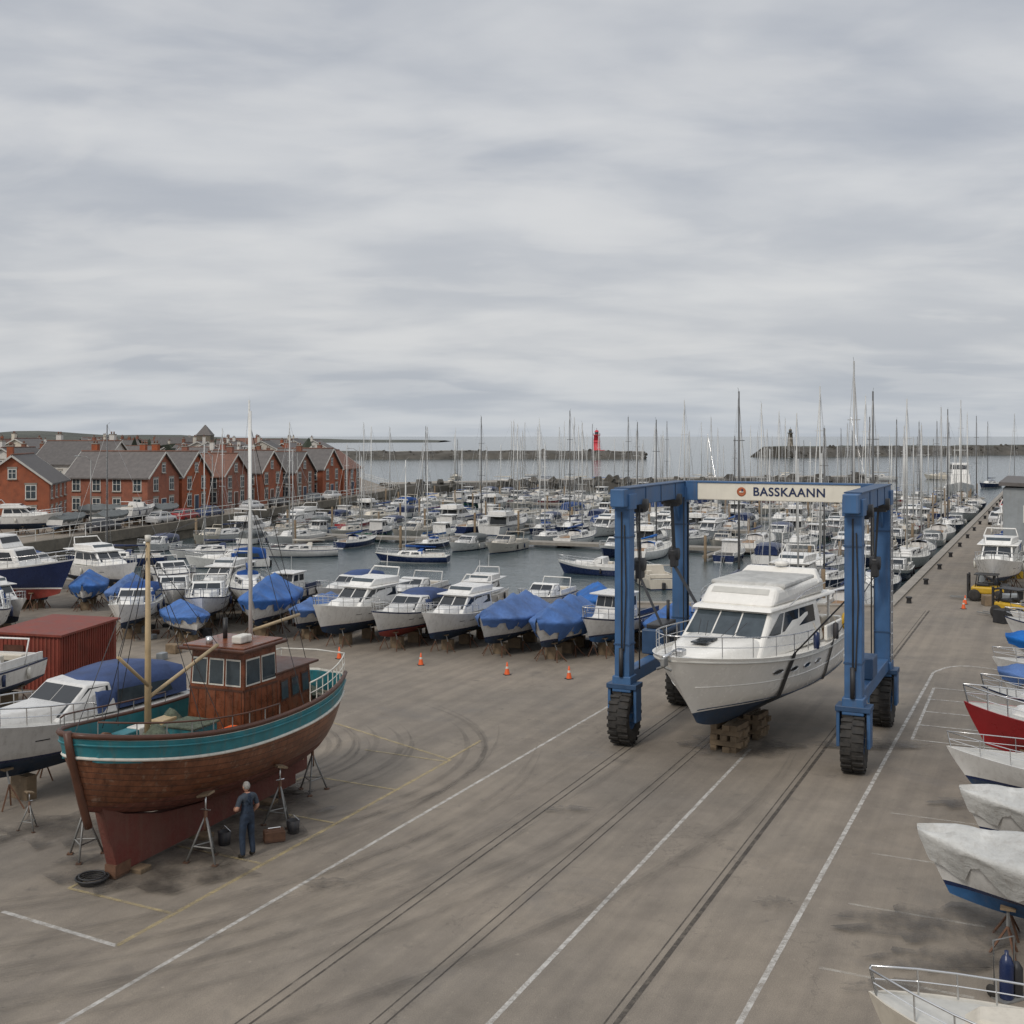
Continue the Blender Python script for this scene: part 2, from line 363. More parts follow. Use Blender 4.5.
def motor(L=8.5,B=3.,style='sport',top=white,hc=None,bot=anti_n,stripe=navy,cv=bluecv,canopy=True,land=0,seed=0):
    r=random.Random(seed); mb=MB()
    F=.105*L
    h=Hull(L,B,.072*L,F*1.0,F*.98,F*1.55,rake=L*.12,pw=2.3,q=.78,tr=.9)
    h.build(mb,bot,stripe,hc or top,top if r.random()<.5 else stripe,deckm,n=14,dd=.04,rubw=.08 if not hc else .3*F)
    zd=F
    cab(mb,L*.02,L*.33,B*.34,B*.14,zd,L*.05,L*.27,B*.27,B*.10,zd+.055*L,top,.06)
    if style=='sport':
        c=cab(mb,-L*.12,L*.12,B*.42,B*.34,zd,-L*.10,-L*.02,B*.36,B*.30,zd+.105*L,top,.04)
        win(mb,c,'F',.04,.49,.15,.92,glass);win(mb,c,'F',.51,.96,.15,.92,glass)
        for f in 'LR': win(mb,c,f,.12,.85,.35,.9,glass)
        if canopy:
            rows=[]
            for i in range(7):
                u=i/6; x=lerp(-L*.46,-L*.04,u); hh=.137*L*(.68+.32*math.sin(u*2.6+.4)); w=B*.40*(.92+.08*u)
                rows.append([(x,-w,zd+.05),(x,-w*.98,zd+hh*.6),(x,-w*.8,zd+hh*.93),(x,0,zd+hh),(x,w*.8,zd+hh*.93),(x,w*.98,zd+hh*.6),(x,w,zd+.05)])
            mb.grid(rows,cv,True); mb.add(rows[0],[tuple(range(7))],cv); mb.add(rows[-1],[tuple(range(7))],cv)
            for sd in(1,-1):
                mb.add([(-L*.38,sd*(B*.402),zd+.22),(-L*.12,sd*(B*.412),zd+.22),(-L*.12,sd*(B*.405),zd+.075*L),(-L*.36,sd*(B*.395),zd+.07*L)],[(0,1,2,3)],glass2)
        else:
            mb.box((-L*.30,0,zd-.02),(L*.30,B*.68,.14),black)
            for sd in(1,-1): mb.box((-L*.28,sd*B*.40,zd+.16),(L*.38,.10,.34),top)
            mb.box((-L*.44,0,zd+.14),(.12,B*.8,.3),top); mb.box((-L*.18,B*.16,zd+.25),(.5,.5,.55),cream,bev=.06); mb.box((-L*.36,0,zd+.2),(.45,B*.6,.3),cream,bev=.06)
            mb.tube([(-L*.3,-B*.42,zd),(-L*.36,-B*.38,zd+.13*L),(-L*.36,B*.38,zd+.13*L),(-L*.3,B*.42,zd)],.05,top,6)
    elif style=='fly':
        c=cab(mb,-L*.27,L*.16,B*.42,B*.33,zd,-L*.25,L*.03,B*.38,B*.29,zd+.115*L,top,.05)
        win(mb,c,'F',.05,.48,.3,.92,glass);win(mb,c,'F',.52,.95,.3,.92,glass)
        for f in 'LR': win(mb,c,f,.06,.36,.42,.88,glass); win(mb,c,f,.40,.68,.42,.88,glass); win(mb,c,f,.72,.97,.42,.88,glass,slant=.10)
        win(mb,c,'A',.1,.9,.1,.85,glass)
        mb.box((-L*.20,0,zd+.119*L),(L*.50,B*.84,.06),top,bev=.02)
        c2=cab(mb,-L*.30,L*.01,B*.36,B*.26,zd+.122*L,-L*.30,-L*.05,B*.38,B*.28,zd+.168*L,top,.05)
        win(mb,c2,'F',.05,.95,.55,.99,glass2)
        mb.tube([(-L*.28,-B*.36,zd+.16*L),(-L*.33,-B*.3,zd+.22*L),(-L*.33,B*.3,zd+.22*L),(-L*.28,B*.36,zd+.16*L)],.05,top,6)
        if canopy: mb.box((-L*.13,0,zd+.18*L),(L*.24,B*.6,.1),cv,bev=.04); mb.box((-L*.38,0,zd+.05*L),(L*.18,B*.76,.10*L),cv,bev=.12)
        mb.tube([(-L*.33,0,zd+.22*L),(-L*.34,0,zd+.33*L)],.02,top,4)
    else:
        c=cab(mb,-L*.12,L*.15,B*.36,B*.30,zd,-L*.12,L*.09,B*.33,B*.27,zd+.18*L,top,.05)
        for a,b in((.04,.34),(.36,.64),(.66,.96)): win(mb,c,'F',a,b,.5,.9,glass)
        for f in 'LR': win(mb,c,f,.08,.46,.5,.88,glass); win(mb,c,f,.54,.92,.5,.88,glass)
        mb.box((0,0,zd+.185*L),(L*.31,B*.74,.07),top,bev=.02)
        mb.box((-L*.30,0,zd),(L*.3,B*.66,.12),black)
        for sd in(1,-1): mb.box((-L*.30,sd*B*.38,zd+.12),(L*.34,.09,.26),stripe)
        mb.tube([(-L*.05,0,zd+.2*L),(-L*.05,0,zd+.36*L)],.025,alu,4)
    h.rail(mb,.5,.985,.5,.024,steel,k=7)
    for sd in(1,-1):
        for t in(.55,.66):
            p=h.pt(t,h.zs(t)*.55,sd,.012); q=h.pt(t+.05,h.zs(t)*.55,sd,.012); d=Vector((0,0,.12))
            mb.add([p,q,q+d,p+d],[(0,1,2,3)],glass)
        for t in (.2,.42):
            p=h.pt(t,h.zs(t)*.55,sd,.1); mb.tube([p+Vector((0,0,.25)),p-Vector((0,0,.25))],.09,r.choice([navy,wpaint,anti_k]),6); mb.tube([p+Vector((0,0,.25)),h.pt(t,h.zs(t),sd,-.02)],.012,rope,3)
    if r.random()<.6:
        mb.box((-L*.5-.12,0,.35),(.35,.32,.65),black,bev=.08); mb.box((-L*.5-.12,0,-.2),(.15,.1,.7),black)
    if land: stands_for(mb,h,-land)
    return mb.mesh('motor_boat_mesh')

def sail(L=9,B=3.,mh=12,top=white,bot=anti_b,stripe=navy,cv=bluecv,mastm=alu,land=0,seed=0):
    r=random.Random(seed); mb=MB(); F=.095*L
    h=Hull(L,B,.06*L,F*1.0,F*.95,F*1.3,rake=L*.13,pw=1.9,q=.95,tr=.68,kind='r',kr=.5)
    h.build(mb,bot,stripe,top,stripe if r.random()<.5 else top,deckm,n=14,dd=.03)
    cm_=white if top in (navy,redh,greenh) else top
    c=cab(mb,-L*.16,L*.2,B*.31,B*.17,F*.95,-L*.15,L*.15,B*.26,B*.12,F+.055*L,cm_,.04)
    for f in 'LR': win(mb,c,f,.1,.42,.3,.8,glass); win(mb,c,f,.5,.85,.3,.8,glass)
    mb.box((-L*.3,0,F+.0),(L*.24,B*.36,.1),teakm)
    for sd in(1,-1): mb.box((-L*.3,sd*B*.23,F+.1),(L*.27,.09,.24),cm_)
    rows=[]
    for x,k in((-L*.17,1.),(-L*.12,1.),(-L*.07,.15)):
        rows.append([(x,-B*.25,F+.2),(x,-B*.22,F+.2+.4*k),(x,0,F+.25+.5*k),(x,B*.22,F+.2+.4*k),(x,B*.25,F+.2)])
    mb.grid(rows,cv,True)
    mx=L*.08
    if mh>0:
        mb.tube([(mx,0,F),(mx,0,F+mh)],[.085,.055],mastm,6)
        for f,w in((.45,.55),(.75,.4)):
            if mh<9 and f>.6: continue
            mb.tube([(mx,-w,F+mh*f),(mx,w,F+mh*f)],.025,mastm,4)
        for sd in(1,-1):
            mb.tube([(mx-.1,sd*B*.46,F),(mx,sd*.55,F+mh*.45),(mx,sd*.05,F+mh*.93)],.013,steel,3)
            mb.tube([(mx-.25,sd*B*.46,F),(mx,0,F+mh*.45)],.012,steel,3)
        mb.tube([(L*.48,0,F*1.3),(mx,0,F+mh*.96)],.03 if r.random()<.4 else .013,white,4)
        mb.tube([(-L*.5,0,F),(mx,0,F+mh)],.012,steel,3)
        mb.tube([(mx,0,F+mh),(mx-.3,0,F+mh+.25)],.012,mastm,3)
        bz=F+.11*L
        mb.tube([(mx,0,bz+.08),(mx-.1*L,0,bz+.04),(-L*.33,0,bz)],[.15,.13,.07],cv,6)
    h.rail(mb,.03,.985,.5,.018,steel,k=9)
    if land:
        z1=-h.D-.7*land+.02
        mb.hexa([(-L*.04,-.1,z1),(L*.07,-.1,z1),(L*.07,.1,z1),(-L*.04,.1,z1),(-L*.07,-.05,-h.D*.8),(L*.14,-.05,-h.D*.8),(L*.14,.05,-h.D*.8),(-L*.07,.05,-h.D*.8)],bot,.02)
        stands_for(mb,h,-h.D-.7*land)
    return mb.mesh('sail_boat_mesh')

def tarped(L=6.5,B=2.5,cv=tarpb,bot=anti_n,top=white,land=.9,seed=0,ridge=.75,drape=.45):
    r=random.Random(seed); mb=MB(); F=.11*L
    h=Hull(L,B,.07*L,F,F,F*1.45,rake=L*.11,tr=.9)
    h.build(mb,bot,navy,top,top,deckm,n=14)
    rows=[]; n=30; ks=16; ph=r.random()*6
    for i in range(n+1):
        t=i/n; zs=h.zs(t); hb=h.hb(t); rows.append([])
        sag=.17*abs(math.sin(t*math.pi*4+ph))
        rd=(ridge*(1-.75*max(0,(t-.45)/.55)**1.5)*(1-.35*max(0,(.2-t)/.2))-sag*ridge)
        for k in range(-ks,ks+1):
            u=k/ks; a=abs(u); sg=1 if u>=0 else -1
            j=lambda s_:(r.random()-.5)*s_
            if a>.66:
                f=(a-.66)/.34; dr=drape*(.72+.18*math.sin(t*19+ph)+.22*math.sin(t*43))
                z=zs+.03-dr*f; y=sg*(h.hb(t)*h.wf(t,(z-h.zk(t))/(zs-h.zk(t)))+.07+.05*math.sin(t*75+f*2+ph)*f); p=(h.x(t,z)+j(.02)+(.05 if t==1 else 0),y+j(.025),z)
            else:
                f=a/.66; z=zs+.05+rd*(1-f**1.25)+j(.045)-.09*math.sin(f*math.pi)*(.5+.5*math.sin(t*31+ph+sg)); p=(h.x(t,zs)+(.06 if t==1 else 0),sg*f*(hb+.04)+j(.02),z)
            rows[-1].append(p)
    mb.grid(rows,cv,True)
    mb.add(rows[0],[tuple(range(len(rows[0])))],cv)
    for t in(.2,.45,.7):
        for sd in(1,-1): mb.tube([h.pt(t,h.zs(t)-.2,sd,.11),h.pt(t,h.zs(t)*.3,sd,.06),h.pt(t,-.1,sd,.02)],.012,rope,3)
    stands_for(mb,h,-h.D-land*.6)
    return mb.mesh('covered_boat_mesh')

# ------------------------------------------------ land / water
O=Vector((21.6,66,0))
water=MB()
water.add([(-14000,-300,0),(14000,-300,0),(14000,22000,0),(-14000,22000,0)],[(0,1,2,3)],wm)
put('sea_water',water,(0,0,-1.5))
def landmass(name,poly,z0,z1,topm,sidem):
    mb=MB(); tri=tessellate_polygon([[Vector((x,y,0)) for x,y in poly]])
    mb.add([(x,y,z1) for x,y in poly],[tuple(t) for t in tri],topm)
    n=len(poly)
    for i in range(n):
        a=poly[i];b=poly[(i+1)%n]
        mb.add([(*a,z0),(*b,z0),(*b,z1),(*a,z1)],[(0,1,2,3)],sidem)
    return put(name,mb)
P=[(-500,-80),(420,-80),(420,222),(91.2,212),(21.6,66),(-8,68.5),(-46,85),(-41.2,104.8),(-24.7,175.6),(-20,205),(-34,262),(-88,560),(-330,900),(-1500,1100)]
landmass('ground',P,-5,0,gm,stone)
def strip(mb,a,b,w,z0,z1,mt,over=0):
    a=Vector((*a,0));b=Vector((*b,0));d=(b-a).normalized();n=Vector((-d.y,d.x,0))
    c=[a-n*w/2,b-n*w/2,b+n*w/2,a+n*w/2]
    mb.hexa([(*p.xy,z0) for p in c]+[(*p.xy,z1) for p in c],mt,0)
mb=MB()
for i in range(3,9): strip(mb,P[i],P[i+1],.6,-.5,.10+i*.003 if i<6 else .5,conc if i<6 else stone)
put('quay_coping',mb)
mb=MB()
for i in range(6,10):
    a=Vector((*P[i],0));b=Vector((*P[i+1],0));n=int((b-a).length/2.5)
    off=Vector((-.6,0,0))
    for k in range(n+1):
        p=a.lerp(b,k/n)+off; mb.tube([p+Vector((0,0,.45)),p+Vector((0,0,1.5))],.035,frame,4)
    for z in(1.0,1.5): mb.tube([a+off+Vector((0,0,z)),b+off+Vector((0,0,z))],.03,frame,4)
put('quay_railing',mb)
def berm(name,pts,w0,w1,z,mt,topm=None,seed=3,step=6):
    r=random.Random(seed); mb=MB(); rows=[]
    for i in range(len(pts)-1):
        a=Vector((*pts[i],0));b=Vector((*pts[i+1],0));n=max(1,int((b-a).length/step)); d=(b-a).normalized();nn=Vector((-d.y,d.x,0))
        for k in range(n+(1 if i==len(pts)-2 else 0)):
            p=a.lerp(b,k/n); j=lambda:(r.random()-.5)
            zz=z+j()*z*.25
            rows.append([(*(p-nn*(w0+j()*2)).xy,-3),(*(p-nn*(lerp(w0,w1,.5)+j()*2)).xy,zz*.35+j()),(*(p-nn*w1).xy,zz),(*(p+nn*w1).xy,zz),(*(p+nn*w0).xy,-3)])
    mb.grid(rows,[mt,mt,topm or mt,mt],False)
    for e in(rows[0],rows[-1]): mb.add(e,[tuple(range(5))],mt)
    for q in range(int(len(rows)*5)):
        rr=rows[r.randrange(len(rows))]; a=Vector(rr[0]);b=Vector(rr[2]); p=a.lerp(b,r.uniform(.35,1)); s=r.uniform(.6,1.5)
        mb.box(p+Vector((r.uniform(-3,3),0,0)),(s*1.4,s,s),mt,rz=r.random()*3,ry=r.random())
    return put(name,mb)
berm('inner_mole',[(-24,222),(5,238),(40,252),(78,262)],7,4,.7,rock,conc,1,4)
berm('breakwater',[(-90,560),(-20,575),(30,578),(66,572)],16,5,2.4,rock,conc,2)
berm('breakwater',[(138,610),(190,650),(320,710),(900,790)],18,6,4.0,rock,grassm,5)
mb=MB(); rows=[]
for i in range(60):
    x=-1900+i*30; r0=R.random()
    hgt=(11+3*math.sin(i*.21)+2*math.sin(i*.9)+r0*1.5)*clamp((60-i)/22)
    rows.append([(x,1150+i*14,-2),(x,1250+i*14,hgt*.6),(x,1400+i*14,hgt+1),(x,1700+i*14,-2)])
mb.grid(rows,grassm,True); put('headland_hills',mb)
mb=MB()
rt=random.Random(5)
for i in range(1500):
    cx=rt.choice([-150,-210,-290,-370,-120,-100,-480,-600,-90,-170,-250])+rt.gauss(0,30); cy=rt.uniform(280,360) if cx>-140 else rt.uniform(330,620)
    if cx>-34-(cy-262)*.19-8: continue
    s=rt.uniform(.8,2.2); z=rt.uniform(.5,5.4)
    for q in range(3):
        o=Vector((cx+rt.gauss(0,1.5),cy+rt.gauss(0,1.5),z+rt.gauss(0,.8))); a=[Vector((rt.gauss(0,s),rt.gauss(0,s),rt.gauss(0,s*.7))) for _ in range(4)]
        mb.add([o+v for v in a],[(0,1,2),(0,2,3),(0,1,3),(1,2,3)],treem)
put('distant_trees',mb)
def lighthouse(name,loc,h,r,m1,m2):
    e=root(name,loc)
    a=MB(); a.lathe([(r*2.2,-2.5),(r*2.2,.4),(r*1.2,.4),(r,.5),(r*.72,h*.72),(r*.95,h*.73),(r*.95,h*.77),(.01,h*.77)],m1,20); put('tower',a,parent=e)
    b=MB(); b.lathe([(r*.5,h*.77),(r*.5,h*.9)],glass2,12); b.lathe([(r*.65,h*.9),(r*.4,h*.97),(.02,h)],m1,12); b.tube([(0,0,h),(0,0,h+1)],.08,black,4); put('lantern',b,parent=e)
    c=MB(); c.lathe([(r*1.0,h*.42),(r*.88,h*.43),(r*.82,h*.55),(r*.9,h*.555)],m2,20); put('band',c,parent=e)
    d=MB(); 
    for k in range(10): an=k*.628; d.tube([(r*math.cos(an)*.93,r*math.sin(an)*.93,h*.77),(r*math.cos(an)*.93,r*math.sin(an)*.93,h*.84)],.06,black,3)
    put('gallery_rail',d,parent=e)
lighthouse('lighthouse',(42.5,577,2.4),10.5,1.9,redt,redt)
lighthouse('beacon_tower',(152,628,3.8),10.0,1.6,stone,conc)

# ------------------------------------------------ ground markings
def line(mb,a,b,w,mt,z=.004):
    a=Vector((*a,0));b=Vector((*b,0));d=(b-a).normalized();n=Vector((-d.y,d.x,0))*w/2
    mb.add([(*(a-n).xy,z),(*(b-n).xy,z),(*(b+n).xy,z),(*(a+n).xy,z)],[(0,1,2,3)],mt)
mb=MB()
def al(x0,y0,y1,k=.476): return (x0+(y0-19.2)*k,y0),(x0+(y1-19.2)*k,y1)
a,b=al(-7.5,12,42,.489); line(mb,a,b,.10,lineW)
a,b=al(-.37,12,36,.466); line(mb,a,b,.10,lineW)
a,b=al(3.8,12,47.5,.480); line(mb,a,b,.11,lineW)
pts=[]
for i in range(9):
    t=i/8; pts.append((17.35+3.4*t,47.5+2.2*math.sin(t*math.pi*.8)-1.2*t))
for i in range(8): line(mb,pts[i],pts[i+1],.12,lineW,.004 if i%2 else .006)
line(mb,(-10.5,23.7),(-7.6,22.1),.11,lineW)
line(mb,(-18,27),(-10.6,23.75),.11,lineF)
put('road_markings',mb)
mb=MB()
line(mb,(-7.6,22.1),(-1.87,34.8),.11,lineY); line(mb,(-1.87,34.8),(-6.2,39.4),.1,lineY,.008); line(mb,(-1.9,34.9),(-1.0,37),.1,lineY,.010)
for i in range(5):
    t=i/4; p=(-7.0+5.0*t,23.6+11*t); line(mb,p,(p[0]-2.6,p[1]+1.3),.09,lineY,.012)
line(mb,(-9.6,24.9),(-6.0,33),.09,lineY,.014)
put('parking_markings',mb)
mb=MB()
for i in range(4): 
    y=21.2+i*2.9; x=3.8+(y-19.2)*.48+.9; line(mb,(x,y),(x+2.4,y-1.15),.09,lineF)
line(mb,(12.9,37.1),(16.4,44.7),.1,lineW,.008)
for i in range(5):
    p=(12.9+.46*i*1.9,37.1+i*1.9); line(mb,p,(p[0]+2.4,p[1]-1.15),.1,lineW,.012)
put('bay_markings',mb)
mb=MB()
for x0,w_ in((-4.6,.04),(-4.35,.05),(-2.35,.035),(-2.1,.04),(1.55,.035),(1.75,.10)):
    a,b=al(x0,12,64.5,.478); line(mb,a,b,w_,railm)
put('lift_rails',mb)
mb=MB(); rt=random.Random(8)
def arc(cx,cy,r,a0,a1,w,z):
    n=60; rows=[]
    for i in range(n+1):
        a=rad(lerp(a0,a1,i/n)); ww=w*min(1,4*min(i/n,1-i/n)+.1); rr=r*(1+.03*(i/n))
        rows.append([(cx+(rr-ww/2)*math.cos(a),cy+(rr-ww/2)*math.sin(a),z),(cx+(rr+ww/2)*math.cos(a),cy+(rr+ww/2)*math.sin(a),z)])
    mb.grid(rows,tyrem,False)
for i in range(16):
    r0=rt.uniform(3.2,8.8); arc(-9.5+rt.uniform(-.5,.5),36+rt.uniform(-.4,.4),r0,rt.uniform(-95,-60),rt.uniform(20,65),rt.uniform(.07,.22),.016+i*.0015)
for i in range(12):
    r0=rt.uniform(14,21); arc(-16+rt.uniform(-1,1),37+rt.uniform(-1.5,1.5),r0,-82,-5+rt.uniform(-20,10),rt.uniform(.07,.2),.042+i*.0015)
for i in range(5):
    r0=rt.uniform(26,34); arc(-24,46,r0,-66,-18,rt.uniform(.1,.25),.062+i*.0015)
put('tyre_marks',mb)
mb=MB()
for i,(cx,cy,rx,ry) in enumerate(((9.0,23.0,2.3,.9),(8.0,21.4,1.2,.5),(-8,26,2.2,1.4),(-6.5,29.5,1.6,2.5),(11.5,36.3,1.8,.6),(-11,28.5,1.7,1.2),(6.8,20.3,.9,.3),(5.5,24,.4,.3),(7.2,36.2,1.7,1.3),(-4,25,.5,.3),(1.5,30,.6,.25),(12.4,30.5,1.2,.5))):
    n=30; ph=rt.random()*6
    mb.add([(cx+rx*math.cos(k*2*math.pi/n)*(1+.25*math.sin(k*1.7+ph)),cy+ry*math.sin(k*2*math.pi/n)*(1+.25*math.sin(k*2.3+ph)),.073+.0015*i) for k in range(n)],[tuple(range(n))],stain)
put('oil_stains',mb)

# ------------------------------------------------ travel lift
LC=Vector((8.08,37.8,0)); W=3.55; HL=3.0
lr=root('travel_lift',LC,rad(-25.5))
fr=MB()
for sx in(1,-1):
    for sy in(1,-1):
        fr.box((sx*W,sy*HL,4.85),(.50,.50,5.7),lift,bev=.03)
        fr.box((sx*W,sy*HL,1.95),(.62,.62,.5),lift,bev=.03)
        for k in(-1,1): fr.box((sx*W+k*.43,sy*HL,1.3),(.10,.5,1.1),lift,bev=.02)
        fr.box((sx*W,sy*HL,1.88),(1.0,.66,.16),liftd,bev=.02)
        fr.hexa([(sx*W-.04,sy*HL-sy*.25,6.7),(sx*W+.04,sy*HL-sy*.25,6.7),(sx*W+.04,sy*HL-sy*.27,7.56),(sx*W-.04,sy*HL-sy*.27,7.56),(sx*W-.04,sy*HL-sy*.9,7.5),(sx*W+.04,sy*HL-sy*.9,7.5),(sx*W+.04,sy*HL-sy*.9,7.56),(sx*W-.04,sy*HL-sy*.9,7.56)],lift)
        fr.box((sx*W,sy*HL,7.72),(.6,.64,.5),lift,bev=.02)
        for z in(3.2,6.6): fr.box((sx*W,sy*HL,z),(.54,.54,.05),liftd)
    fr.box((sx*W,-.25,7.85),(.46,6.9,.56),lift,bev=.03)
    fr.box((sx*W,0,8.15),(.52,6.5,.04),liftd)
    fr.box((sx*W,0,2.1),(.42,5.4,.42),lift,bev=.03)
    for y in(-1.6,0,1.6): fr.box((sx*W,y,7.85),(.50,.04,.6),liftd)
put('frame',fr,parent=lr)
cb=MB(); cb.box((0,HL,7.82),(6.52,.42,.62),signm,bev=.03); cb.box((0,HL,8.15),(6.5,.5,.05),lift); 
for sx in(1,-1): cb.box((sx*3.1,HL,7.82),(.5,.5,.68),lift,bev=.02)
put('cross_beam',cb,parent=lr)
def txt(body,size,loc,rot,parent,mt,name='lettering',bold=.012):
    cu=bpy.data.curves.new(name,'FONT'); cu.body=body; cu.size=size; cu.extrude=.004; cu.offset=bold; cu.align_x='CENTER'; cu.align_y='CENTER'; cu.space_character=1.08
    o=bpy.data.objects.new(name,cu); col.objects.link(o); cu.materials.append(mt); o.location=loc; o.rotation_euler=rot; o.parent=parent; return o
txt('BASSKAANN',.42,(.42,HL-.222,7.82),(rad(90),0,0),lr,navy,bold=.008)
lg=MB(); lg.lathe([(.001,0),(.10,0),(.12,.006),(.165,.006),(.165,0)],mat('logo_orange',(.40,.11,.04),.5),20,Matrix.Translation((-1.25,HL-.215,7.82))@Matrix.Rotation(rad(90),4,'X')); lg.box((-1.25,HL-.228,7.82),(.14,.01,.05),signm); lg.box((-1.22,HL-.228,7.87),(.05,.012,.09),navy); put('logo',lg,parent=lr)
wh=MB()
prof=[(.38,-.26),(.52,-.31),(.72,-.33),(.81,-.28),(.83,-.12),(.83,.12),(.81,.28),(.72,.33),(.52,.31),(.38,.26)]
wh.lathe(prof,rubber,32); wh.lathe([(.38,.26),(.36,.10),(.14,.08),(.14,.30),(.01,.30)],lift,20); wh.lathe([(.38,-.26),(.36,-.10),(.14,-.08),(.14,-.30),(.01,-.30)],lift,20)
for k in range(22):
    a=k*2*math.pi/22
    for s_ in(1,-1):
        aa=a+(.14 if s_>0 else 0)
        wh.box((.835*math.cos(aa),.835*math.sin(aa),s_*.17),(.07,.10,.30),rubber,rz=aa)
for k in range(8):
    a=k*math.pi/4; wh.tube([(.24*math.cos(a),.24*math.sin(a),.1),(.24*math.cos(a),.24*math.sin(a),.14)],.025,steel,5)
wme=wh.mesh('wheel')
for sx in(1,-1):
    for sy in(1,-1):
        o=put('wheel',wme,(sx*W,sy*HL,.872),parent=lr); o.rotation_euler=(0,rad(90),rad(3 if sy<0 else 0))
mc=MB()
mc.box((-W-.05,.9,2.75),(.8,1.9,.85),liftd,bev=.05); mc.box((-W-.05,.9,3.25),(.6,1.5,.15),black,bev=.03); mc.tube([(-W,1.5,3.2),(-W,1.5,4.0)],.06,black,8)
for k in range(6): mc.box((-W+.36,.3+k*.22,2.75),(.02,.1,.6),black)
mc.box((W,-.6,2.65),(.5,1.0,.65),liftd,bev=.04)
for sx in(1,-1):
    mc.tube([(sx*W-.0,-HL-.33,2.2),(sx*W,-HL-.33,3.1)],.07,black,8)
    for y in(-1.8,1.9):
        mc.tube([(sx*W-.35,y,7.55),(sx*W+.35,y,7.55)],.2,black,12); mc.box((sx*W,y,7.45),(.5,.3,.3),black)
    for y in(-2.4,2.4): mc.tube([(sx*(W-.3),y,7.6),(sx*(W-.29),y,2.3)],.025,black,4)
    mc.tube([(sx*(W-.28),HL,7.4),(sx*(W-.28),HL,2.2)],.03,black,4)
    mc.tube([(sx*W,-HL-.28,7.4),(sx*W,-HL-.28,3.0)],.025,black,4)
    mc.tube([(sx*W+.1,-HL-.30,7.0),(sx*W+.16,-HL-.32,5),(sx*W+.08,-HL-.30,3.0)],.02,rubber,4)
for z in range(14): mc.tube([(W+.28,HL-.18,2.4+z*.36),(W+.28,HL+.18,2.4+z*.36)],.018,steel,4)
for y in(-.2,.2): mc.tube([(W+.28,HL+y,2.2),(W+.28,HL+y,7.5)],.022,steel,4)
put('machinery',mc,parent=lr)

# ------------------------------------------------ hero yacht
YH=Hull(11.5,4.3,.80,1.32,1.36,2.02,tm=.2,tr=.84,pw=2.4,q=.70,rake=2.6,kr=.42,endk=.30)
YZ=1.62; YL=Vector((7.4,36.95,YZ)); YR=rad(-122)
yr=root('motor_yacht',YL,YR)
mb=MB(); dk=MB(); YH.build(mb,anti_n,anti_n,white2,white2,white2,n=36,dd=.09,deckmb=dk,st=.10,rubw=.10)
for sd in(1,-1):
    mb.tube([YH.pt(i/24,YH.zs(i/24)-.13,sd,.02) for i in range(25)],.04,deckm,5)
    mb.tube([YH.pt(i/24,.17,sd,.006) for i in range(24)],.016,anti_n,4)
    mb.tube([YH.pt(i/24,YH.zs(i/24)*.5,sd,.004) for i in range(24)],.02,white2,4)
put('hull',mb,parent=yr)
dk.box((-6.05,0,.25),(.75,3.0,.10),white2,bev=.03); put('deck',dk,parent=yr)
pw_=MB()
for sd in(1,-1):
    for t in(.38,.47,.56,.65):
        z=YH.zs(t)*.68; pts=[YH.pt(t+.026*math.cos(k*.785),z+.085*math.sin(k*.785),sd,.014) for k in range(8)]
        pw_.add(pts,[tuple(range(8))],glass); pw_.tube(pts+[pts[0]],.014,steel,4,caps=False)
put('portholes',pw_,parent=yr)
cbm=MB(); gl=MB()
def loftcab(mb,st,mt,n=11):
    rows=[]
    for x,w,z0,z1,rd in st:
        row=[(x,-w,z0)]
        for k in range(n):
            u=-1+2*k/(n-1); a=u*math.pi/2
            yy=math.copysign(abs(math.sin(a))**.45,u)*w*rd; zz=z0+(z1-z0)*(abs(math.cos(a))**.35 if abs(u)<1 else 0.55)
            row.append((x,yy,zz))
        row.append((x,w,z0)); rows.append(row)
    mb.grid(rows,mt,True); mb.add(rows[0],[tuple(range(len(rows[0])))],mt); mb.add(rows[-1],[tuple(range(len(rows[0])))],mt)
loftcab(cbm,[(4.55,.3,1.62,1.74,.9),(4.2,.7,1.55,1.88,.9),(3.4,1.08,1.5,2.02,.9),(2.6,1.30,1.45,2.06,.92),(1.8,1.42,1.4,2.08,.92)],white2)
cc=cab(cbm,-3.1,2.55,1.74,1.42,1.35,-2.9,.75,1.54,1.24,2.74,white2,.12,3)
for a,b in((.045,.345),(.365,.635),(.655,.955)): win(gl,cc,'F',a,b,.48,.93,glass2,.016)
for f in 'LR':
    win(gl,cc,f,.74,.955,.48,.90,glass,.016,slant=.14); win(gl,cc,f,.44,.715,.50,.90,glass,.016); win(gl,cc,f,.12,.42,.52,.90,glass,.016)
win(gl,cc,'A',.12,.88,.08,.88,glass,.016)
cab(cbm,-4.6,1.05,1.68,1.32,2.72,-4.6,.85,1.62,1.26,2.83,white2,.04)
cf=cab(cbm,-3.9,.65,1.50,1.24,2.81,-3.8,.0,1.50,1.16,3.36,white2,.16,3)
cbm.box((-2.0,0,3.37),(3.1,2.55,.18),tarpw,bev=.08)
cab(cbm,-3.6,-3.2,1.5,1.5,3.2,-3.95,-3.7,1.2,1.2,3.62,white2,.05)
for sd in(1,-1): cbm.box((-4.45,sd*1.45,2.1),(.10,.08,1.5),white2,bev=.02); cbm.box((-4.2,sd*1.82,1.60),(2.6,.12,.5),white2,bev=.04)
cbm.box((-4.3,0,1.30),(2.0,3.1,.08),teakm); cbm.box((-5.4,0,1.55),(.18,3.2,.55),white2,bev=.04); cbm.box((-5.1,0,1.6),(.5,2.2,.5),cream,bev=.08)
put('superstructure',cbm,parent=yr)
win(gl,cf,'F',.10,.90,.62,.90,deckm,.014)
put('windows',gl,parent=yr)
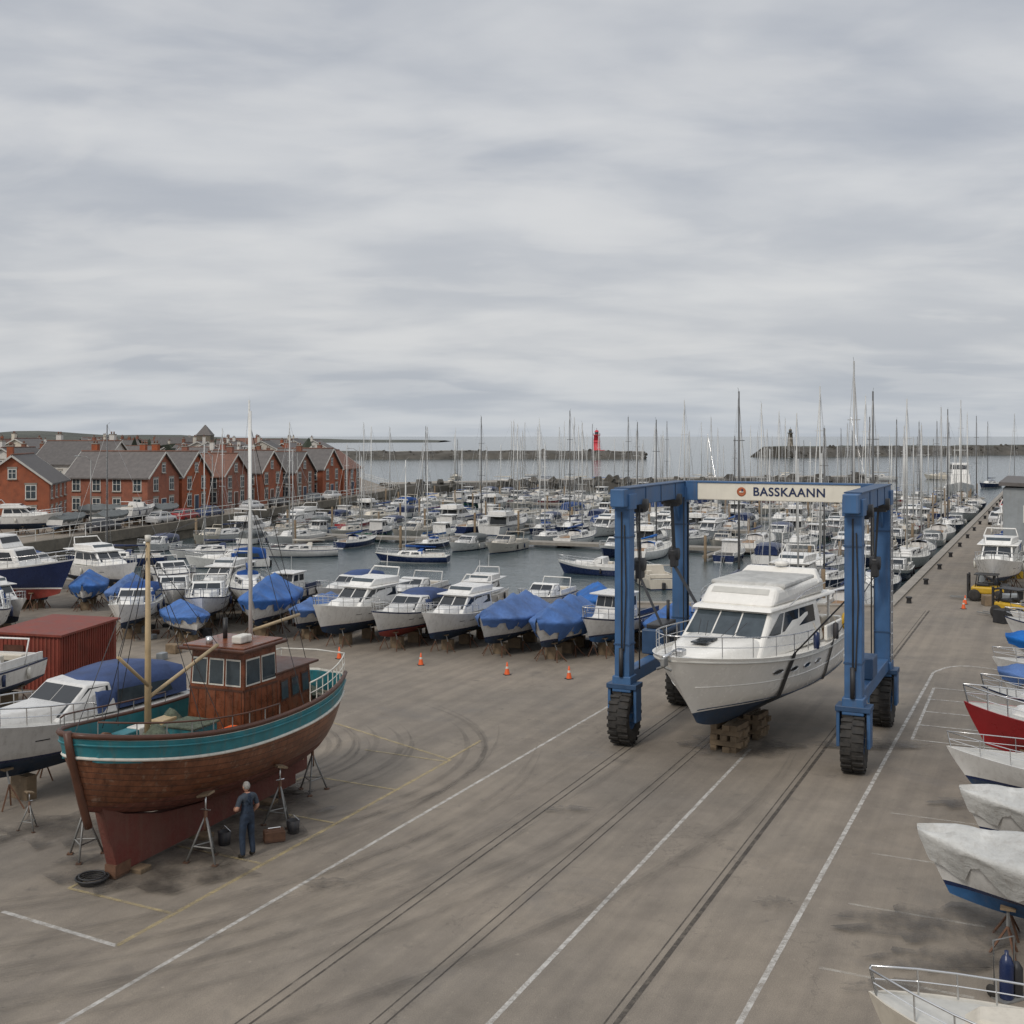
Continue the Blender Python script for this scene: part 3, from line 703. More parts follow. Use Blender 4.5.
rl=MB(); YH.rail(rl,.36,.985,.60,.02,steel,inset=.13,k=13,n=6)
rl.tube([(-3.8,0,3.65),(-3.9,0,4.8)],.015,white2,4); rl.lathe([(.01,3.82),(.24,3.8),(.26,3.72),(.2,3.66),(.01,3.64)],white2,14,Matrix.Translation((-3.8,0,0)))
rl.tube([(5.3,.0,2.09),(6.05,0,2.05)],.06,steel,6); rl.box((6.0,0,1.92),(.3,.12,.25),galv,bev=.03); rl.tube([(6.0,-.22,1.70),(6.05,0,1.80),(6.0,.22,1.70)],.04,galv,5)
rl.box((4.95,0,2.02),(.35,.3,.2),steel,bev=.05)
for x in(3.4,2.9): rl.box((x,0,2.09),(.42,.5,.05),glass,bev=.02)
for sd in(1,-1):
    for a in((0,0),(.5,.3)): rl.tube([(2.45-a[0]*.3,sd*(.25+a[1]),2.12),(1.75-a[0]*.3,sd*(.45+a[1]),2.45)],.012,black,3)
    rl.tube([(-.2,sd*1.5,2.83),(-1.5,sd*1.6,3.13),(-3.6,sd*1.6,3.2)],.02,steel,5)
put('rails_and_fittings',rl,parent=yr)
fe=MB()
for x,sd in((-1.0,1),(-3.4,1)):
    t=(x+5.75)/11.5; p=YH.pt(t,YH.zs(t)+.25,sd,-.05); fe.lathe([(.01,-.3),(.09,-.25),(.10,0),(.09,.25),(.01,.3)],anti_k if x<-2 else navy,10,Matrix.Translation(p)); fe.tube([p+Vector((0,0,.3)),p+Vector((0,-.1*sd,.55))],.012,rope,3)
fe.lathe([(.16,-.05),(.27,-.05),(.30,0),(.27,.05),(.16,.05)],yellow,16,Matrix.Translation((-4.9,1.9,1.75))@Matrix.Rotation(rad(90),4,'X'),closed=True)
put('fenders',fe,parent=yr)
def crib(loc,h,rz,n=4):
    e=MB(); k=0; z=0; dz=h/n
    while k<n:
        for s_ in(-.33,0,.33):
            j=R.uniform(-.05,.05); w_=.20+R.uniform(-.03,.05)
            if k%2: e.box((s_+j,0,z+dz/2),(w_,1.0+j*2,dz-.006),timber,rz=j*.8)
            else: e.box((0,s_+j,z+dz/2),(1.0+j*2,w_,dz-.006),timber,rz=j*.8)
        z+=dz;k+=1
    return put('timber_blocks',e,loc,rz)
bd=Vector((-.53,-.848,0))
for d,h in((1.05,.84),(-.8,.80)):
    p=Vector((7.4,36.95,0))+bd*d; crib((p.x,p.y,0),h,YR,5)
sl=MB(); Ym=Matrix.Translation(YL)@Matrix.Rotation(YR,4,'Z'); Lm=Matrix.Translation(LC)@Matrix.Rotation(rad(-25.5),4,'Z')
LmI=Lm.inverted()
for ly,t in((-1.8,.60),(1.9,.27)):
    zs=YH.zs(t);zk=YH.zk(t); E=[]
    for side in(1,-1):
        seq=[]
        for q in range(11):
            z=lerp(zs+.06,zk,q/10)
            pr=[]
            for dt in(-.011,.011):
                pp=YH.pt(t+dt,max(z,YH.zk(t+dt)),side,.045 if z>0 else .03); pp.z=z-(.05 if z<0 else 0)
                pr.append(LmI@(Ym@pp))
            seq.append(pr)
        E.append(seq)
    A,B_=E
    if A[0][0].x>B_[0][0].x: A,B_=B_,A
    def topr(x,ref):
        p=Vector((x,ly,5.2)); d=(ref[1]-ref[0])*.5; return [p-d,p+d]
    rows=[topr(-W+.1,A[0])]+A+B_[::-1]+[topr(W-.1,B_[0])]
    sl.grid(rows,black,False)
    for s_ in(-1,1):
        x=s_*(W-.1); sl.box((x,ly,5.45),(.22,.42,.62),black,bev=.05); sl.tube([(x-.16,ly,5.6),(x+.16,ly,5.6)],.22,black,12)
        for k in(-.15,-.05,.05,.15): sl.tube([(x,ly+k,5.7),(s_*W,ly+k,7.5)],.016,black,4)
put('slings',sl,parent=lr)

# ------------------------------------------------ jack stand
js=MB()
for k in range(3):
    a=k*2.094+.5; f=Vector((.42*math.cos(a),.42*math.sin(a),.02)); js.tube([(0,0,1.05),f],.026,galv,5); js.box(f,(.12,.12,.03),rust)
    a2=a+2.094; js.tube([Vector((.28*math.cos(a),.28*math.sin(a),.36)),Vector((.28*math.cos(a2),.28*math.sin(a2),.36))],.016,galv,4)
js.tube([(0,0,.7),(0,0,1.15)],.045,rust,8); js.tube([(0,0,1.1),(0,0,1.5)],.022,steel,6); js.tube([(-.12,0,1.17),(.12,0,1.17)],.014,steel,4)
js.box((0,0,1.52),(.30,.30,.05),timber,ry=.25)
jsm=js.mesh('boat_stand')
for x,y,s_ in((-9.95,26.75,1.05),(-7.06,26.5,1.02),(-5.85,29.0,.97),(-5.5,31.7,1.0),(-12.0,28.6,.62),(-10.9,31.5,.6),(-14.3,29.4,.6)):
    put('boat_stand',jsm,(x,y,0),R.random()*3,scale=s_)

# ------------------------------------------------ fishing boat
FH=Hull(9.6,3.6,1.15,1.20,.98,1.62,tm=.38,tr=.62,pw=3.1,q=.60,rake=.85,kind='b',kr=.35,endk=.12,round_st=.7)
FZ=1.86
fb=root('fishing_boat',(-7.55,28.7,FZ),rad(-112))
mb=MB(); dk=MB()
h=FH; n=30; ts=[1-(1-i/n)**1.25 for i in range(n+1)]
for side in(1,-1):
    rows=[];uvs=[]
    for t in ts:
        zk=h.zk(t);zs=h.zs(t)
        zl=[zk,zk*.8,zk*.6,zk*.35,zk*.12,.03,lerp(.03,zs-.52,.5),zs-.52,zs-.46,zs-.2,zs-.06,zs]
        rows.append([h.pt(t,z,side) for z in zl]); uvs.append([(t*h.L,(z-zk)/(zs-zk)) for z in zl])
    mb.grid(rows,[plkb,plkb,plkb,plk,plk,plk,plk,wpaint,teal,teal,wpaint],True,uvs)
    mb.tube([h.pt(t,h.zs(t)-.49,side,.015) for t in ts],.04,wpaint,5)
    mb.tube([h.pt(t,h.zs(t)-.19,side,.012) for t in ts],.028,teal,5)
    mb.tube([h.pt(t,h.zs(t)+.01,side,-.03) for t in ts],.065,varn2,6)
zl=[h.zk(0),-.3,0,.35,h.zs(0)-.48,h.zs(0)-.06,h.zs(0)]
mb.grid([[h.pt(0,z,1) for z in zl],[h.pt(0,z,0)+Vector((-.32,0,0)) for z in zl],[h.pt(0,z,-1) for z in zl]],[plkb,plkb,plk,plk,teal,wpaint],True)
mb.tube([(h.x(1,z)+.04,0,z) for z in(1.70,1.2,.6,0,-.3,-.5)],.09,varn2,8)
put('hull',mb,parent=fb)
rows=[]
for t in ts:
    zs=h.zs(t);w=max(0,h.hb(t)-.1); zd=zs-.55; x=h.x(t,zs)-(.12 if t>.97 else 0)+(.1 if t<.01 else 0)
    rows.append([(x,w,zs),(x,w*.97,zd),(x,w*.5,zd+.03),(x,0,zd+.05),(x,-w*.5,zd+.03),(x,-w*.97,zd),(x,-w,zs)])
dk.grid(rows,[teal,deckw,deckw,deckw,deckw,teal],False); dk.add(rows[0],[tuple(range(7))],teal)
put('deck',dk,parent=fb)
kl=MB(); kz=-FZ+.12
rows=[]
for x,zt in((4.0,.1),(3.8,-.2),(3.2,-.5),(2,-.85),(.5,-1.05),(-2,-1.08),(-3.4,-.85),(-3.7,-.3)):
    xb=min(x,3.45); rows.append([(xb,-.14,kz),(x,-.12,zt),(x,.12,zt),(xb,.14,kz)])
kl.grid(rows,keelred,False,closed=True); kl.add(rows[0],[(0,1,2,3)],keelred); kl.add(rows[-1],[(0,1,2,3)],keelred)
kl.box((-4.15,0,-.95),(.62,.07,1.2),keelred); kl.tube([(-3.95,0,-.3),(-3.95,0,.4)],.04,rust,6); kl.tube([(-3.5,0,-1.0),(-3.78,0,-1.0)],.07,steel,6)
for k in range(3):
    a=k*2.094; kl.box((-3.8,.2*math.cos(a),-1+.2*math.sin(a)),(.04,.26,.18),ochre,rx=a)
kl.box((3.3,0,kz+.05),(.5,.30,.3),rust)
put('keel_and_rudder',kl,parent=fb)
for x in(2.9,0.6,-2.2):
    p=Matrix.Translation((-7.55,28.7,0))@Matrix.Rotation(rad(-112),4,'Z')@Vector((x,0,.055)); e=MB(); e.box((0,0,0),(.35,.9,.105),timber); put('timber_blocks',e,p,rad(-112))
wl=MB(); wg=MB()
zd=.45; X0=-.55
cw=cab(wl,X0-1.15,X0+.35,.92,.86,zd,X0-1.1,X0+.22,.86,.78,2.55,varn,.03)
wl.box((X0-.45,0,2.59),(1.95,2.05,.09),varn2,bev=.03); wl.box((X0-.45,0,2.65),(1.75,1.85,.05),varn,bev=.02)
ch=cab(wl,X0-3.0,X0-1.1,.80,.92,zd,X0-2.95,X0-1.1,.72,.86,1.72,varn,.04); wl.box((X0-2.05,0,1.76),(2.1,1.85,.07),varn2,bev=.02)
for f in 'LR':
    for a,b in((.08,.46),(.54,.92)):
        win(wg,cw,f,a-.02,b+.02,.58,.90,wpaint,.012); win(wg,cw,f,a,b,.60,.88,glass2,.02)
    for a,b in((.1,.28),(.4,.58),(.7,.88)): win(wg,ch,f,a-.02,b+.02,.42,.86,varn2,.012); win(wg,ch,f,a,b,.46,.82,glass2,.02)
for a,b in((.06,.31),(.375,.625),(.69,.94)): win(wg,cw,'F',a-.015,b+.015,.58,.90,wpaint,.012); win(wg,cw,'F',a,b,.60,.88,glass2,.02)
for f in 'LRF':
    win(wl,cw,f,.0,1.,.52,.545,varn2,.014)
    for u in(.02,.17,.32,.49,.66,.81,.96): win(wl,cw,f,u,u+.012,.05,.52,varn2,.012)
put('wheelhouse',wl,parent=fb); put('windows',wg,parent=fb)
rg=MB()
rg.tube([(2.3,0,.6),(2.3,0,5.6)],[.085,.05],ochre,8); rg.tube([(2.3,0,5.5),(2.3,0,5.65)],.07,wpaint,8)
rg.tube([(2.25,0,1.9),(.0,.25,2.75)],.045,ochre,6); rg.tube([(2.2,0,2.1),(3.7,.35,3.1)],.04,ochre,6)
rg.tube([(-1.75,0,1.8),(-1.75,0,8.6)],[.06,.03],alu,8); rg.tube([(-1.75,-.5,6.0),(-1.75,.5,6.0)],.02,alu,4); rg.tube([(-1.75,0,2.8),(-4.1,0,2.9)],.045,ochre,6)
for a,b in(((4.6,0,1.66),(2.3,0,5.5)),((2.1,1.5,1.0),(2.3,0,5.4)),((2.1,-1.5,1.0),(2.3,0,5.4)),((1.5,1.6,1.0),(2.3,0,5.2)),((1.5,-1.6,1.0),(2.3,0,5.2)),((2.3,0,5.5),(-1.75,0,6.3)),((-1.8,1.6,1.0),(-1.75,0,6.2)),((-1.8,-1.6,1.0),(-1.75,0,6.2)),((-4.6,0,1.2),(-1.75,0,8.2)),((3.7,.35,3.1),(2.3,0,5.2)),((-4.1,0,2.9),(-1.75,0,6.1)),((3.7,.35,3.1),(3.7,.35,1.6)),((.0,.25,2.75),(2.3,0,5.3))):
    rg.tube([a,b],.010,black,3)
for t0,t1,hh in((0.0,.30,.55),(.45,.97,.32)):
    for sd in(1,-1):
        top=[]
        for i in range(9):
            t=lerp(t0,t1,i/8); p=h.pt(t,h.zs(t),sd,-.06); q=p+Vector((0,0,hh)); rg.tube([p,q],.016,galv if hh<.5 else wpaint,4); top.append(q)
        rg.tube(top,.022,varn2 if hh<.5 else wpaint,5); 
        if hh>.5: rg.tube([q-Vector((0,0,.27)) for q in top],.014,wpaint,4)
q1=h.pt(0,h.zs(0),1,-.06)+Vector((0,0,.55)); q2=h.pt(0,h.zs(0),-1,-.06)+Vector((0,0,.55)); rg.tube([q1,(-5.0,0,q1.z),q2],.022,wpaint,5)
put('mast_and_rigging',rg,parent=fb)
gr=MB()
gr.box((1.0,.2,.75),(.9,.9,.5),teal,bev=.04); gr.box((1.0,.2,1.02),(.98,.98,.06),net,bev=.02)
gr.tube([(3.1,-.5,.95),(3.1,.5,.95)],.2,rust,12); gr.box((3.1,.0,.8),(.3,1.2,.25),galv,bev=.03); gr.tube([(3.1,-.6,.95),(3.1,-.5,.95)],.28,rust,12); gr.tube([(3.1,.5,.95),(3.1,.6,.95)],.28,rust,12)
for x,y,m_ in((.5,-1.0,ochre),(1.3,-1.05,wpaint),(1.8,1.05,anti_b),(.7,1.15,orange),(1.9,-1.0,teal)): gr.box((x,y,.72),(.55,.4,.42),m_,bev=.03)
def heap(x0,y0,nx,ny,hh,z0):
    rows=[]
    for i in range(nx):
        rows.append([(x0+i*.12,y0+k*.14,z0+hh*math.sin(i/(nx-1)*3.14)*math.sin(k/(ny-1)*3.14)+R.uniform(0,.1)) for k in range(ny)])
    gr.grid(rows,net,True)
heap(-4.3,-.8,8,12,.4,.7); heap(1.8,-.4,8,9,.65,.6); heap(-.05,-1.35,5,6,.5,.6)
gr.lathe([(.2,-.05),(.3,-.05),(.33,0),(.3,.05),(.2,.05)],wpaint,16,Matrix.Translation((-2.5,-.93,1.15))@Matrix.Rotation(rad(90),4,'X'),closed=True)
gr.box((-.8,.4,2.78),(.5,.3,.2),wpaint,bev=.04); gr.tube([(-1.2,-.4,2.65),(-1.2,-.4,3.2)],.06,black,8); gr.tube([(-.4,-.3,2.65),(-.4,-.3,2.85)],.09,steel,8)
put('deck_gear',gr,parent=fb)
hc=MB()
for k in range(5): hc.tube([((.26+.03*k%.1)*math.cos(a*.4),(.26+.03*k%.1)*math.sin(a*.4),.03+k*.035) for a in range(17)],.022,black,5)
put('hose_coil',hc,(-9.2,25.2,0))
hc=MB(); hc.box((0,0,.14),(.5,.28,.26),rust,bev=.02); hc.tube([(-.15,0,.27),(-.15,0,.33),(.15,0,.33),(.15,0,.27)],.012,steel,4); hc.box((0,0,.27),(.46,.22,.03),rust)
put('toolbox',hc,(-5.75,27.8,0),.4)
hc=MB(); hc.lathe([(.01,0),(.14,0),(.16,.32),(.15,.32),(.13,.02)],anti_k,14); hc.tube([(-.15,0,.31),(0,0,.45),(.15,0,.31)],.006,steel,3); put('bucket',hc,(-5.4,28.4,0)); put('bucket',hc.mesh('bucket2'),(-6.9,27.6,0))

# ------------------------------------------------ person
def person(loc,rz):
    e=root('boatyard_worker',loc,rz)
    overall=mat('navy_overalls',(.020,.034,.060),.85,var=.35,s=8,bump=.6,bs=14); shirt=mat('grey_blue_shirt',(.045,.058,.078),.85,var=.2,s=8,bump=.4)
    skin=mat('skin',(.44,.24,.17),.55,var=.08,s=10); hair=mat('grey_hair',(.30,.29,.27),.8,var=.3,s=30,bump=.5,bs=50); boot=mat('boot_leather',(.03,.025,.02),.6)
    J=[((0,0,.95),(.16,.12),overall),((0,0,1.12),(.155,.115),overall),((0,.01,1.30),(.18,.125),overall),((0,.0,1.42),(.14,.095),shirt),((0,.02,1.52),(.058,.058),skin),
       ((.20,0,1.42),(.068,.068),shirt),((.28,-.03,1.15),(.055,.055),shirt),((.24,.14,.98),(.040,.040),skin),((.21,.22,.94),(.03,.022),skin),
       ((-.20,0,1.42),(.068,.068),shirt),((-.30,.0,1.17),(.055,.055),shirt),((-.20,.20,1.12),(.040,.040),skin),((-.14,.27,1.13),(.03,.022),skin),
       ((.10,0,.88),(.10,.105),overall),((.13,.02,.50),(.078,.08),overall),((.15,-.02,.12),(.066,.066),overall),((.15,-.02,.06),(.05,.055),boot),((.17,.13,.04),(.045,.035),boot),
       ((-.10,0,.88),(.10,.105),overall),((-.12,.03,.50),(.078,.08),overall),((-.13,-.01,.12),(.066,.066),overall),((-.13,-.01,.06),(.05,.055),boot),((-.16,.14,.04),(.045,.035),boot)]
    E=[(0,1),(1,2),(2,3),(3,4),(3,5),(5,6),(6,7),(7,8),(3,9),(9,10),(10,11),(11,12),(0,13),(13,14),(14,15),(15,16),(16,17),(0,18),(18,19),(19,20),(20,21),(21,22)]
    me=bpy.data.meshes.new('sk'); me.from_pydata([j[0] for j in J],E,[]); o=bpy.data.objects.new('sk',me); col.objects.link(o)
    bpy.context.view_layer.objects.active=o
    md=o.modifiers.new('s','SKIN'); md.use_smooth_shade=True
    for i,j in enumerate(J): me.skin_vertices[0].data[i].radius=j[1]
    me.skin_vertices[0].data[0].use_root=True
    s2=o.modifiers.new('u','SUBSURF'); s2.levels=2; s2.render_levels=2
    dg=bpy.context.evaluated_depsgraph_get(); dg.update(); bm_=bpy.data.meshes.new_from_object(o.evaluated_get(dg))
    bpy.data.objects.remove(o)
    ms=[overall,shirt,skin,boot]; bm_.materials.clear()
    for m_ in ms: bm_.materials.append(m_)
    for p in bm_.polygons:
        c=p.center; best=9;bm2=0
        for a,b in E:
            A=Vector(J[a][0]);B=Vector(J[b][0]); d=B-A; t=clamp((c-A).dot(d)/d.length_squared); q=(c-A-d*t).length-.5*lerp(J[a][1][0],J[b][1][0],t)
            if q<best:
                best=q; m_=J[b][2]
                if (a,b) in((5,6),(9,10)): m_=shirt if t<.75 else skin
                if (a,b) in((2,3),): m_=overall if abs(c.x)<.11 else shirt
                if (a,b)==(3,4): m_=skin if c.z>1.47 else shirt
                bm2=ms.index(m_)
        p.material_index=bm2; p.use_smooth=True
    put('body',bm_,parent=e)
    hd=MB(); T=Matrix.Translation((0,.04,1.63))@Matrix.Rotation(rad(-8),4,'X')
    def ell(c,r,mt,n=14,m=10,f=None):
        rows=[]
        for i in range(m+1):
            a=math.pi*i/m-math.pi/2; rows.append([])
            for k in range(n):
                b=2*math.pi*k/n; p=Vector((c[0]+r[0]*math.cos(a)*math.cos(b),c[1]+r[1]*math.cos(a)*math.sin(b),c[2]+r[2]*math.sin(a)))
                if f: p=f(p)
                rows[-1].append(p)
        hd.grid(rows,mt,True,closed=True,M=T)
    def hf(p):
        if p.z<-.02: p.x*=1-.35*clamp((-p.z-.02)/.1); p.y=p.y*(1-.2*clamp((-p.z-.02)/.1))+.015*clamp(-p.z/.1)
        return p
    ell((0,0,0),(.075,.095,.118),skin,18,14,hf)
    ell((0,-.018,.028),(.081,.094,.105),hair,16,10,lambda p:Vector((p.x,min(p.y,.045 if p.z<.08 else .07),max(p.z,-.05))))
    ell((0,.10,-.01),(.013,.02,.022),skin,8,6); 
    for sd in(1,-1):
        ell((sd*.076,-.005,-.005),(.012,.02,.03),skin,8,6); ell((sd*.03,.087,.012),(.011,.008,.006),black,8,6); ell((sd*.03,.089,.03),(.018,.007,.004),hair,8,4)
    ell((0,.088,-.052),(.024,.007,.005),mat('lips',(.35,.13,.10),.5),8,4)
    put('head',hd,parent=e)
    fn=MB()
    for base,dr,sx in((Vector((.21,.22,.94)),Vector((-.15,.75,-.5)).normalized(),1),(Vector((-.14,.27,1.13)),Vector((.6,.75,-.1)).normalized(),-1)):
        side=Vector((1,0,.3)).normalized() if sx>0 else Vector((0,-.2,1)).normalized()
        for k,l in enumerate((.07,.082,.076,.06)):
            b=base+side*(k-1.5)*.019; fn.tube([b,b+dr*.035,b+dr*(.035+l*.5)+Vector((0,0,-.012)),b+dr*(.02+l*.8)+Vector((0,0,-.035))],[.011,.010,.009,.007],skin,6)
        b=base-side*.03-dr*.02; fn.tube([b,b-side*.03+dr*.03,b-side*.03+dr*.06],[.012,.011,.008],skin,6)
    put('fingers',fn,parent=e)
    st=MB()
    for sd in(1,-1): st.tube([(sd*.09,.13,1.28),(sd*.10,.10,1.40),(sd*.10,.0,1.485),(sd*.06,-.10,1.38),(0,-.13,1.25)],.014,overall,5)
    put('straps',st,parent=e)
person((-6.16,26.75,0),rad(50))

# ------------------------------------------------ other boats
A_u=rad(UA)
MV=[motor(8.5,3.,'sport',cv=navy,seed=1),motor(10.5,3.6,'fly',canopy=False,bot=anti_b,seed=2),motor(7.5,2.8,'pilot',stripe=anti_b,seed=3),motor(9,3.1,'sport',top=cream,canopy=False,seed=4),
    motor(9.5,3.3,'fly',canopy=False,stripe=anti_r,bot=anti_r,seed=6),motor(8.,2.9,'pilot',hc=navy,stripe=white,seed=7),motor(7,2.6,'sport',cv=tarpg,seed=9),
    motor(8.5,3,'sport',canopy=False,hc=navy,bot=anti_b,seed=12),motor(8.8,3.,'sport',cv=bluecv,seed=14),motor(7.2,2.7,'pilot',hc=greenh,seed=15)]
SV=[sail(9,3,11.5,seed=1,cv=navy),sail(10.5,3.3,13.5,stripe=anti_r,cv=cream,seed=2),sail(8,2.7,10.,top=navy,stripe=white,seed=3),sail(11.5,3.6,15.,mastm=alu,bot=anti_r,cv=navy,seed=4),
    sail(9.5,3.1,12.5,top=cream,stripe=anti_b,cv=tarpg,seed=5),sail(10,3.2,13.,cv=tarpb,mastm=dmast,seed=6),sail(8.5,2.9,11,cv=cream,seed=8),sail(9,3,12,cv=bluecv,seed=9),
    sail(10,3.2,13.5,top=navy,stripe=white,cv=navy,mastm=dmast,seed=10),sail(8.6,2.8,11,top=redh,stripe=white,cv=cream,seed=13)]
WZ=-1.5
def addm(x,y,rz,k=None,s_=1,z=WZ): put('motor_boat',MV[R.randrange(len(MV)) if k is None else k],(x,y,z),rz,scale=s_)
def adds(x,y,rz,k=None,s_=1,z=WZ): put('sailboat',SV[R.randrange(len(SV)) if k is None else k],(x,y,z),rz,scale=s_)
MVb=Vector((-.94,.34,0)).normalized()
def lq(y):
    if y<175.6: return -41.2+(y-104.8)*.233
    return -24.7+(y-175.6)*.16
pm=MB()
for ri,(a,bmax) in enumerate(((14,13),(42,999),(63,999),(84,999),(106,999),(128,999),(148,999))):
    start=O+U*a
    ps=start+MVb*3; b=3; last=ps
    while b<bmax:
        p=start+MVb*b
        if p.x<lq(p.y)+5 or p.y>222: break
        last=p
        for sd in(1,-1):
            if R.random()<(.14 if ri!=1 else .25) or b<4: continue
            q=p+U*sd*5.3
            if q.x<lq(q.y)+4: continue
            rz=A_u+(math.pi if R.random()<.5 else 0)+R.uniform(-.04,.04)
            if R.random()<(.66 if b<26 else .48): adds(q.x,q.y,rz,s_=R.uniform(.75,1.0))
            else: addm(q.x,q.y,rz,s_=R.uniform(.72,.95))
        if int(b)%3==0:
            for sd in(1,-1):
                c=p+U*sd*1.0+MVb*1.7; dd=c+U*sd*7.0
                pm.box(((c.x+dd.x)/2,(c.y+dd.y)/2,WZ+.4),(7.,.6,.25),pont,rz=A_u)
                pm.tube([(dd.x,dd.y,-3),(dd.x,dd.y,R.uniform(.6,1.4))],.14,timber,6)
        b+=R.uniform(3.5,4.3)
    m_=(ps+last)/2; ln=(last-ps).length
    pm.box((m_.x,m_.y,WZ+.42),(ln,2.,.3),pont,rz=math.atan2(MVb.y,MVb.x))
put('pontoons',pm)
for x,y,rz,k in((-28,107,200,0),(-34.5,100,188,8),(-20,108,190,6),(-9,103,170,2)): adds(x,y,rad(rz),k,.85)
for x,y,rz,k in((-35,113,258,0),(-32,122,258,3),(-29.5,131,75,1),(-27,140,258,4),(-25,149,258,7),(-23,158,75,2),(-20.5,167,75,1),(-24.5,99,195,8),(7,94,160,7),(10.5,88,100,3)): addm(x,y,rad(rz),k,.8)
for i in range(13):
    p=O+U*(6+i*10)-V*3.0
    if i%3==2: addm(p.x,p.y,A_u+math.pi,s_=.9)
    else: adds(p.x,p.y,A_u+(math.pi if i%2 else 0),k=R.choice([3,1,5,0,3,8]),s_=1.0)
for i in range(8):
    p=O+U*(14+i*12)-V*8.5; (adds if i%2 else addm)(p.x,p.y,A_u+math.pi,k=R.choice([1,3,5]) if i%2 else R.choice([1,4,0]),s_=.95)
for i in range(34):
    x=R.uniform(-15,115); y=R.uniform(228,300)
    if abs(y-(232+x*.36))<14: continue
    (adds if R.random()<.7 else addm)(x,y,R.uniform(0,6))
fm=MB(); fh=Hull(20,5.5,1,1.6,1.5,2.6,rake=1.5); fh.build(fm,anti_k,navy,white,white,deckm,n=14)
c=cab(fm,-7,4,2.3,1.9,1.5,-7,3.2,2.2,1.7,3.8,white,.1); 
for f in 'LR':
    for k in range(7): win(fm,c,f,.05+k*.13,.15+k*.13,.45,.8,glass)
c=cab(fm,-4,2.5,1.9,1.6,3.8,-4,1.6,1.8,1.4,6,white,.1)
for f in 'LRF': win(fm,c,f,.06,.94,.45,.85,glass)
fm.tube([(-1,0,6),(-1,0,11)],.1,white,6); fm.box((-5.5,0,4.4),(2,2.6,.2),white); fm.tube([(-1,-1.2,8.5),(-1,1.2,8.5)],.06,white,5)
put('passenger_ferry',fm,(88,226,WZ),rad(250))

LV={'fly':motor(8.6,3.0,'fly',canopy=False,bot=anti_n,land=1.25,seed=21),'sportc':motor(7.6,2.8,'sport',bot=anti_r,land=1.2,seed=22),'sport':motor(8,2.9,'sport',canopy=False,bot=anti_n,land=1.2,seed=23),
    'pilot':motor(6.5,2.5,'pilot',bot=anti_b,land=1.1,seed=24),'sportb':motor(8.2,2.9,'sport',bot=anti_n,land=1.25,seed=25),'red':motor(6.4,2.5,'sport',hc=redh,bot=redh,stripe=redh,canopy=False,land=1.1,seed=27),
    't1':tarped(6.8,2.7,seed=1,ridge=1.05,drape=.6),'t2':tarped(6,2.5,seed=2,ridge=1.0,drape=.8),'t3':tarped(5.4,2.3,seed=3,ridge=.7),'tw':tarped(6.6,2.6,tarpw,anti_b,seed=4,ridge=.6,drape=.85),
    'tg':tarped(6.5,2.5,tarpg,anti_n,seed=5),'s1':sail(8.5,2.8,11,land=1.,seed=31),'s2':sail(9,3,12.5,bot=anti_r,cv=navy,land=1.,seed=32),'s3':sail(8,2.7,0,bot=anti_n,land=1.,seed=33)}
LZ={'fly':1.25,'sportc':1.2,'sport':1.2,'pilot':1.1,'sportb':1.25,'red':1.1,'t1':.07*6.8+.54,'t2':.42+.54,'t3':.378+.54,'tw':.462+.54,'tg':.455+.54,'s1':.51+.7,'s2':.54+.7,'s3':.48+.7}
def land(k,x,y,rz,s_=1):
    nm='covered_boat' if k[0]=='t' else ('sailboat' if k in('s1','s2','s3') else 'motor_boat')
    put(nm,LV[k],(x,y,LZ[k]*s_),rad(rz)+R.uniform(-.05,.05),scale=s_)
D0=-115.5
for k,x,y,rz,s_ in (('t2',6.1,49.8,D0,.85),('pilot',3.7,50.2,D0-6,.9),('t2',1.2,49.4,D0+5,.98),('t1',-1.1,50.6,D0+2,.9),('fly',-3.5,51.6,D0,.76),('sportc',-5.9,52.0,D0+3,.82),('fly',-8.3,53.0,D0-2,.82),('t3',-10.6,54.3,D0+10,.9),('t1',-13.2,55.2,D0+24,.98),('sport',-16.6,56.8,D0+35,.8),
                 ('sportb',-19.6,54.5,D0+30,.76),('t1',-21.8,60.0,D0+35,.8),('t2',-25.2,63.5,D0+40,.8),('t3',-16.4,52.6,D0+50,.85)):
    land(k,x+.43*2.3,y+.9*2.3,rz,s_)
for k,x,y,rz,s_ in (('t2',4.6,59.8,D0+30,.8),('sport',1.6,60.5,D0,.7),('fly',-1.8,61,D0+8,.66),('sport',-5.4,61.8,D0+5,.75),('sportb',-9,63,D0,.72),('pilot',-12.4,64.0,D0+10,.75),('fly',-16.5,65.5,D0+15,.75),('sport',-20.2,68.6,D0+60,.8),
                 ('fly',-25.2,71.2,D0+75,.85),('sportc',-30.5,74,D0+80,.8),('s1',-14.2,62,D0+40,.9),('sportc',9.6,54,D0,.8),('t3',-27.5,66.0,-40,.8),('sport',-18.4,62.5,D0+40,.75)):
    land(k,x,y,rz,s_)
mbn=MB(); hn=Hull(11,3.5,.8,1.3,1.25,1.9,rake=1.3,tr=.85); hn.build(mbn,anti_r,white,navy,white,deckm,n=16)
c=cab(mbn,-4,2.6,1.45,1.1,1.2,-3.9,1.9,1.35,1.0,2.5,white,.06)
for f in 'LR':
    for k in range(5): win(mbn,c,f,.05+k*.185,.20+k*.185,.45,.85,glass)
win(mbn,c,'F',.05,.95,.45,.9,glass)
c=cab(mbn,-2.2,1.2,1.2,1.0,2.5,-2.1,.7,1.1,.9,3.3,white,.06)
for f in 'LRF': win(mbn,c,f,.06,.94,.4,.85,glass)
hn.rail(mbn,.05,.98,.6,.025,steel,k=13); mbn.tube([(-.5,0,3.3),(-.5,0,5.0)],.04,white,5); stands_for(mbn,hn,-1.35); 
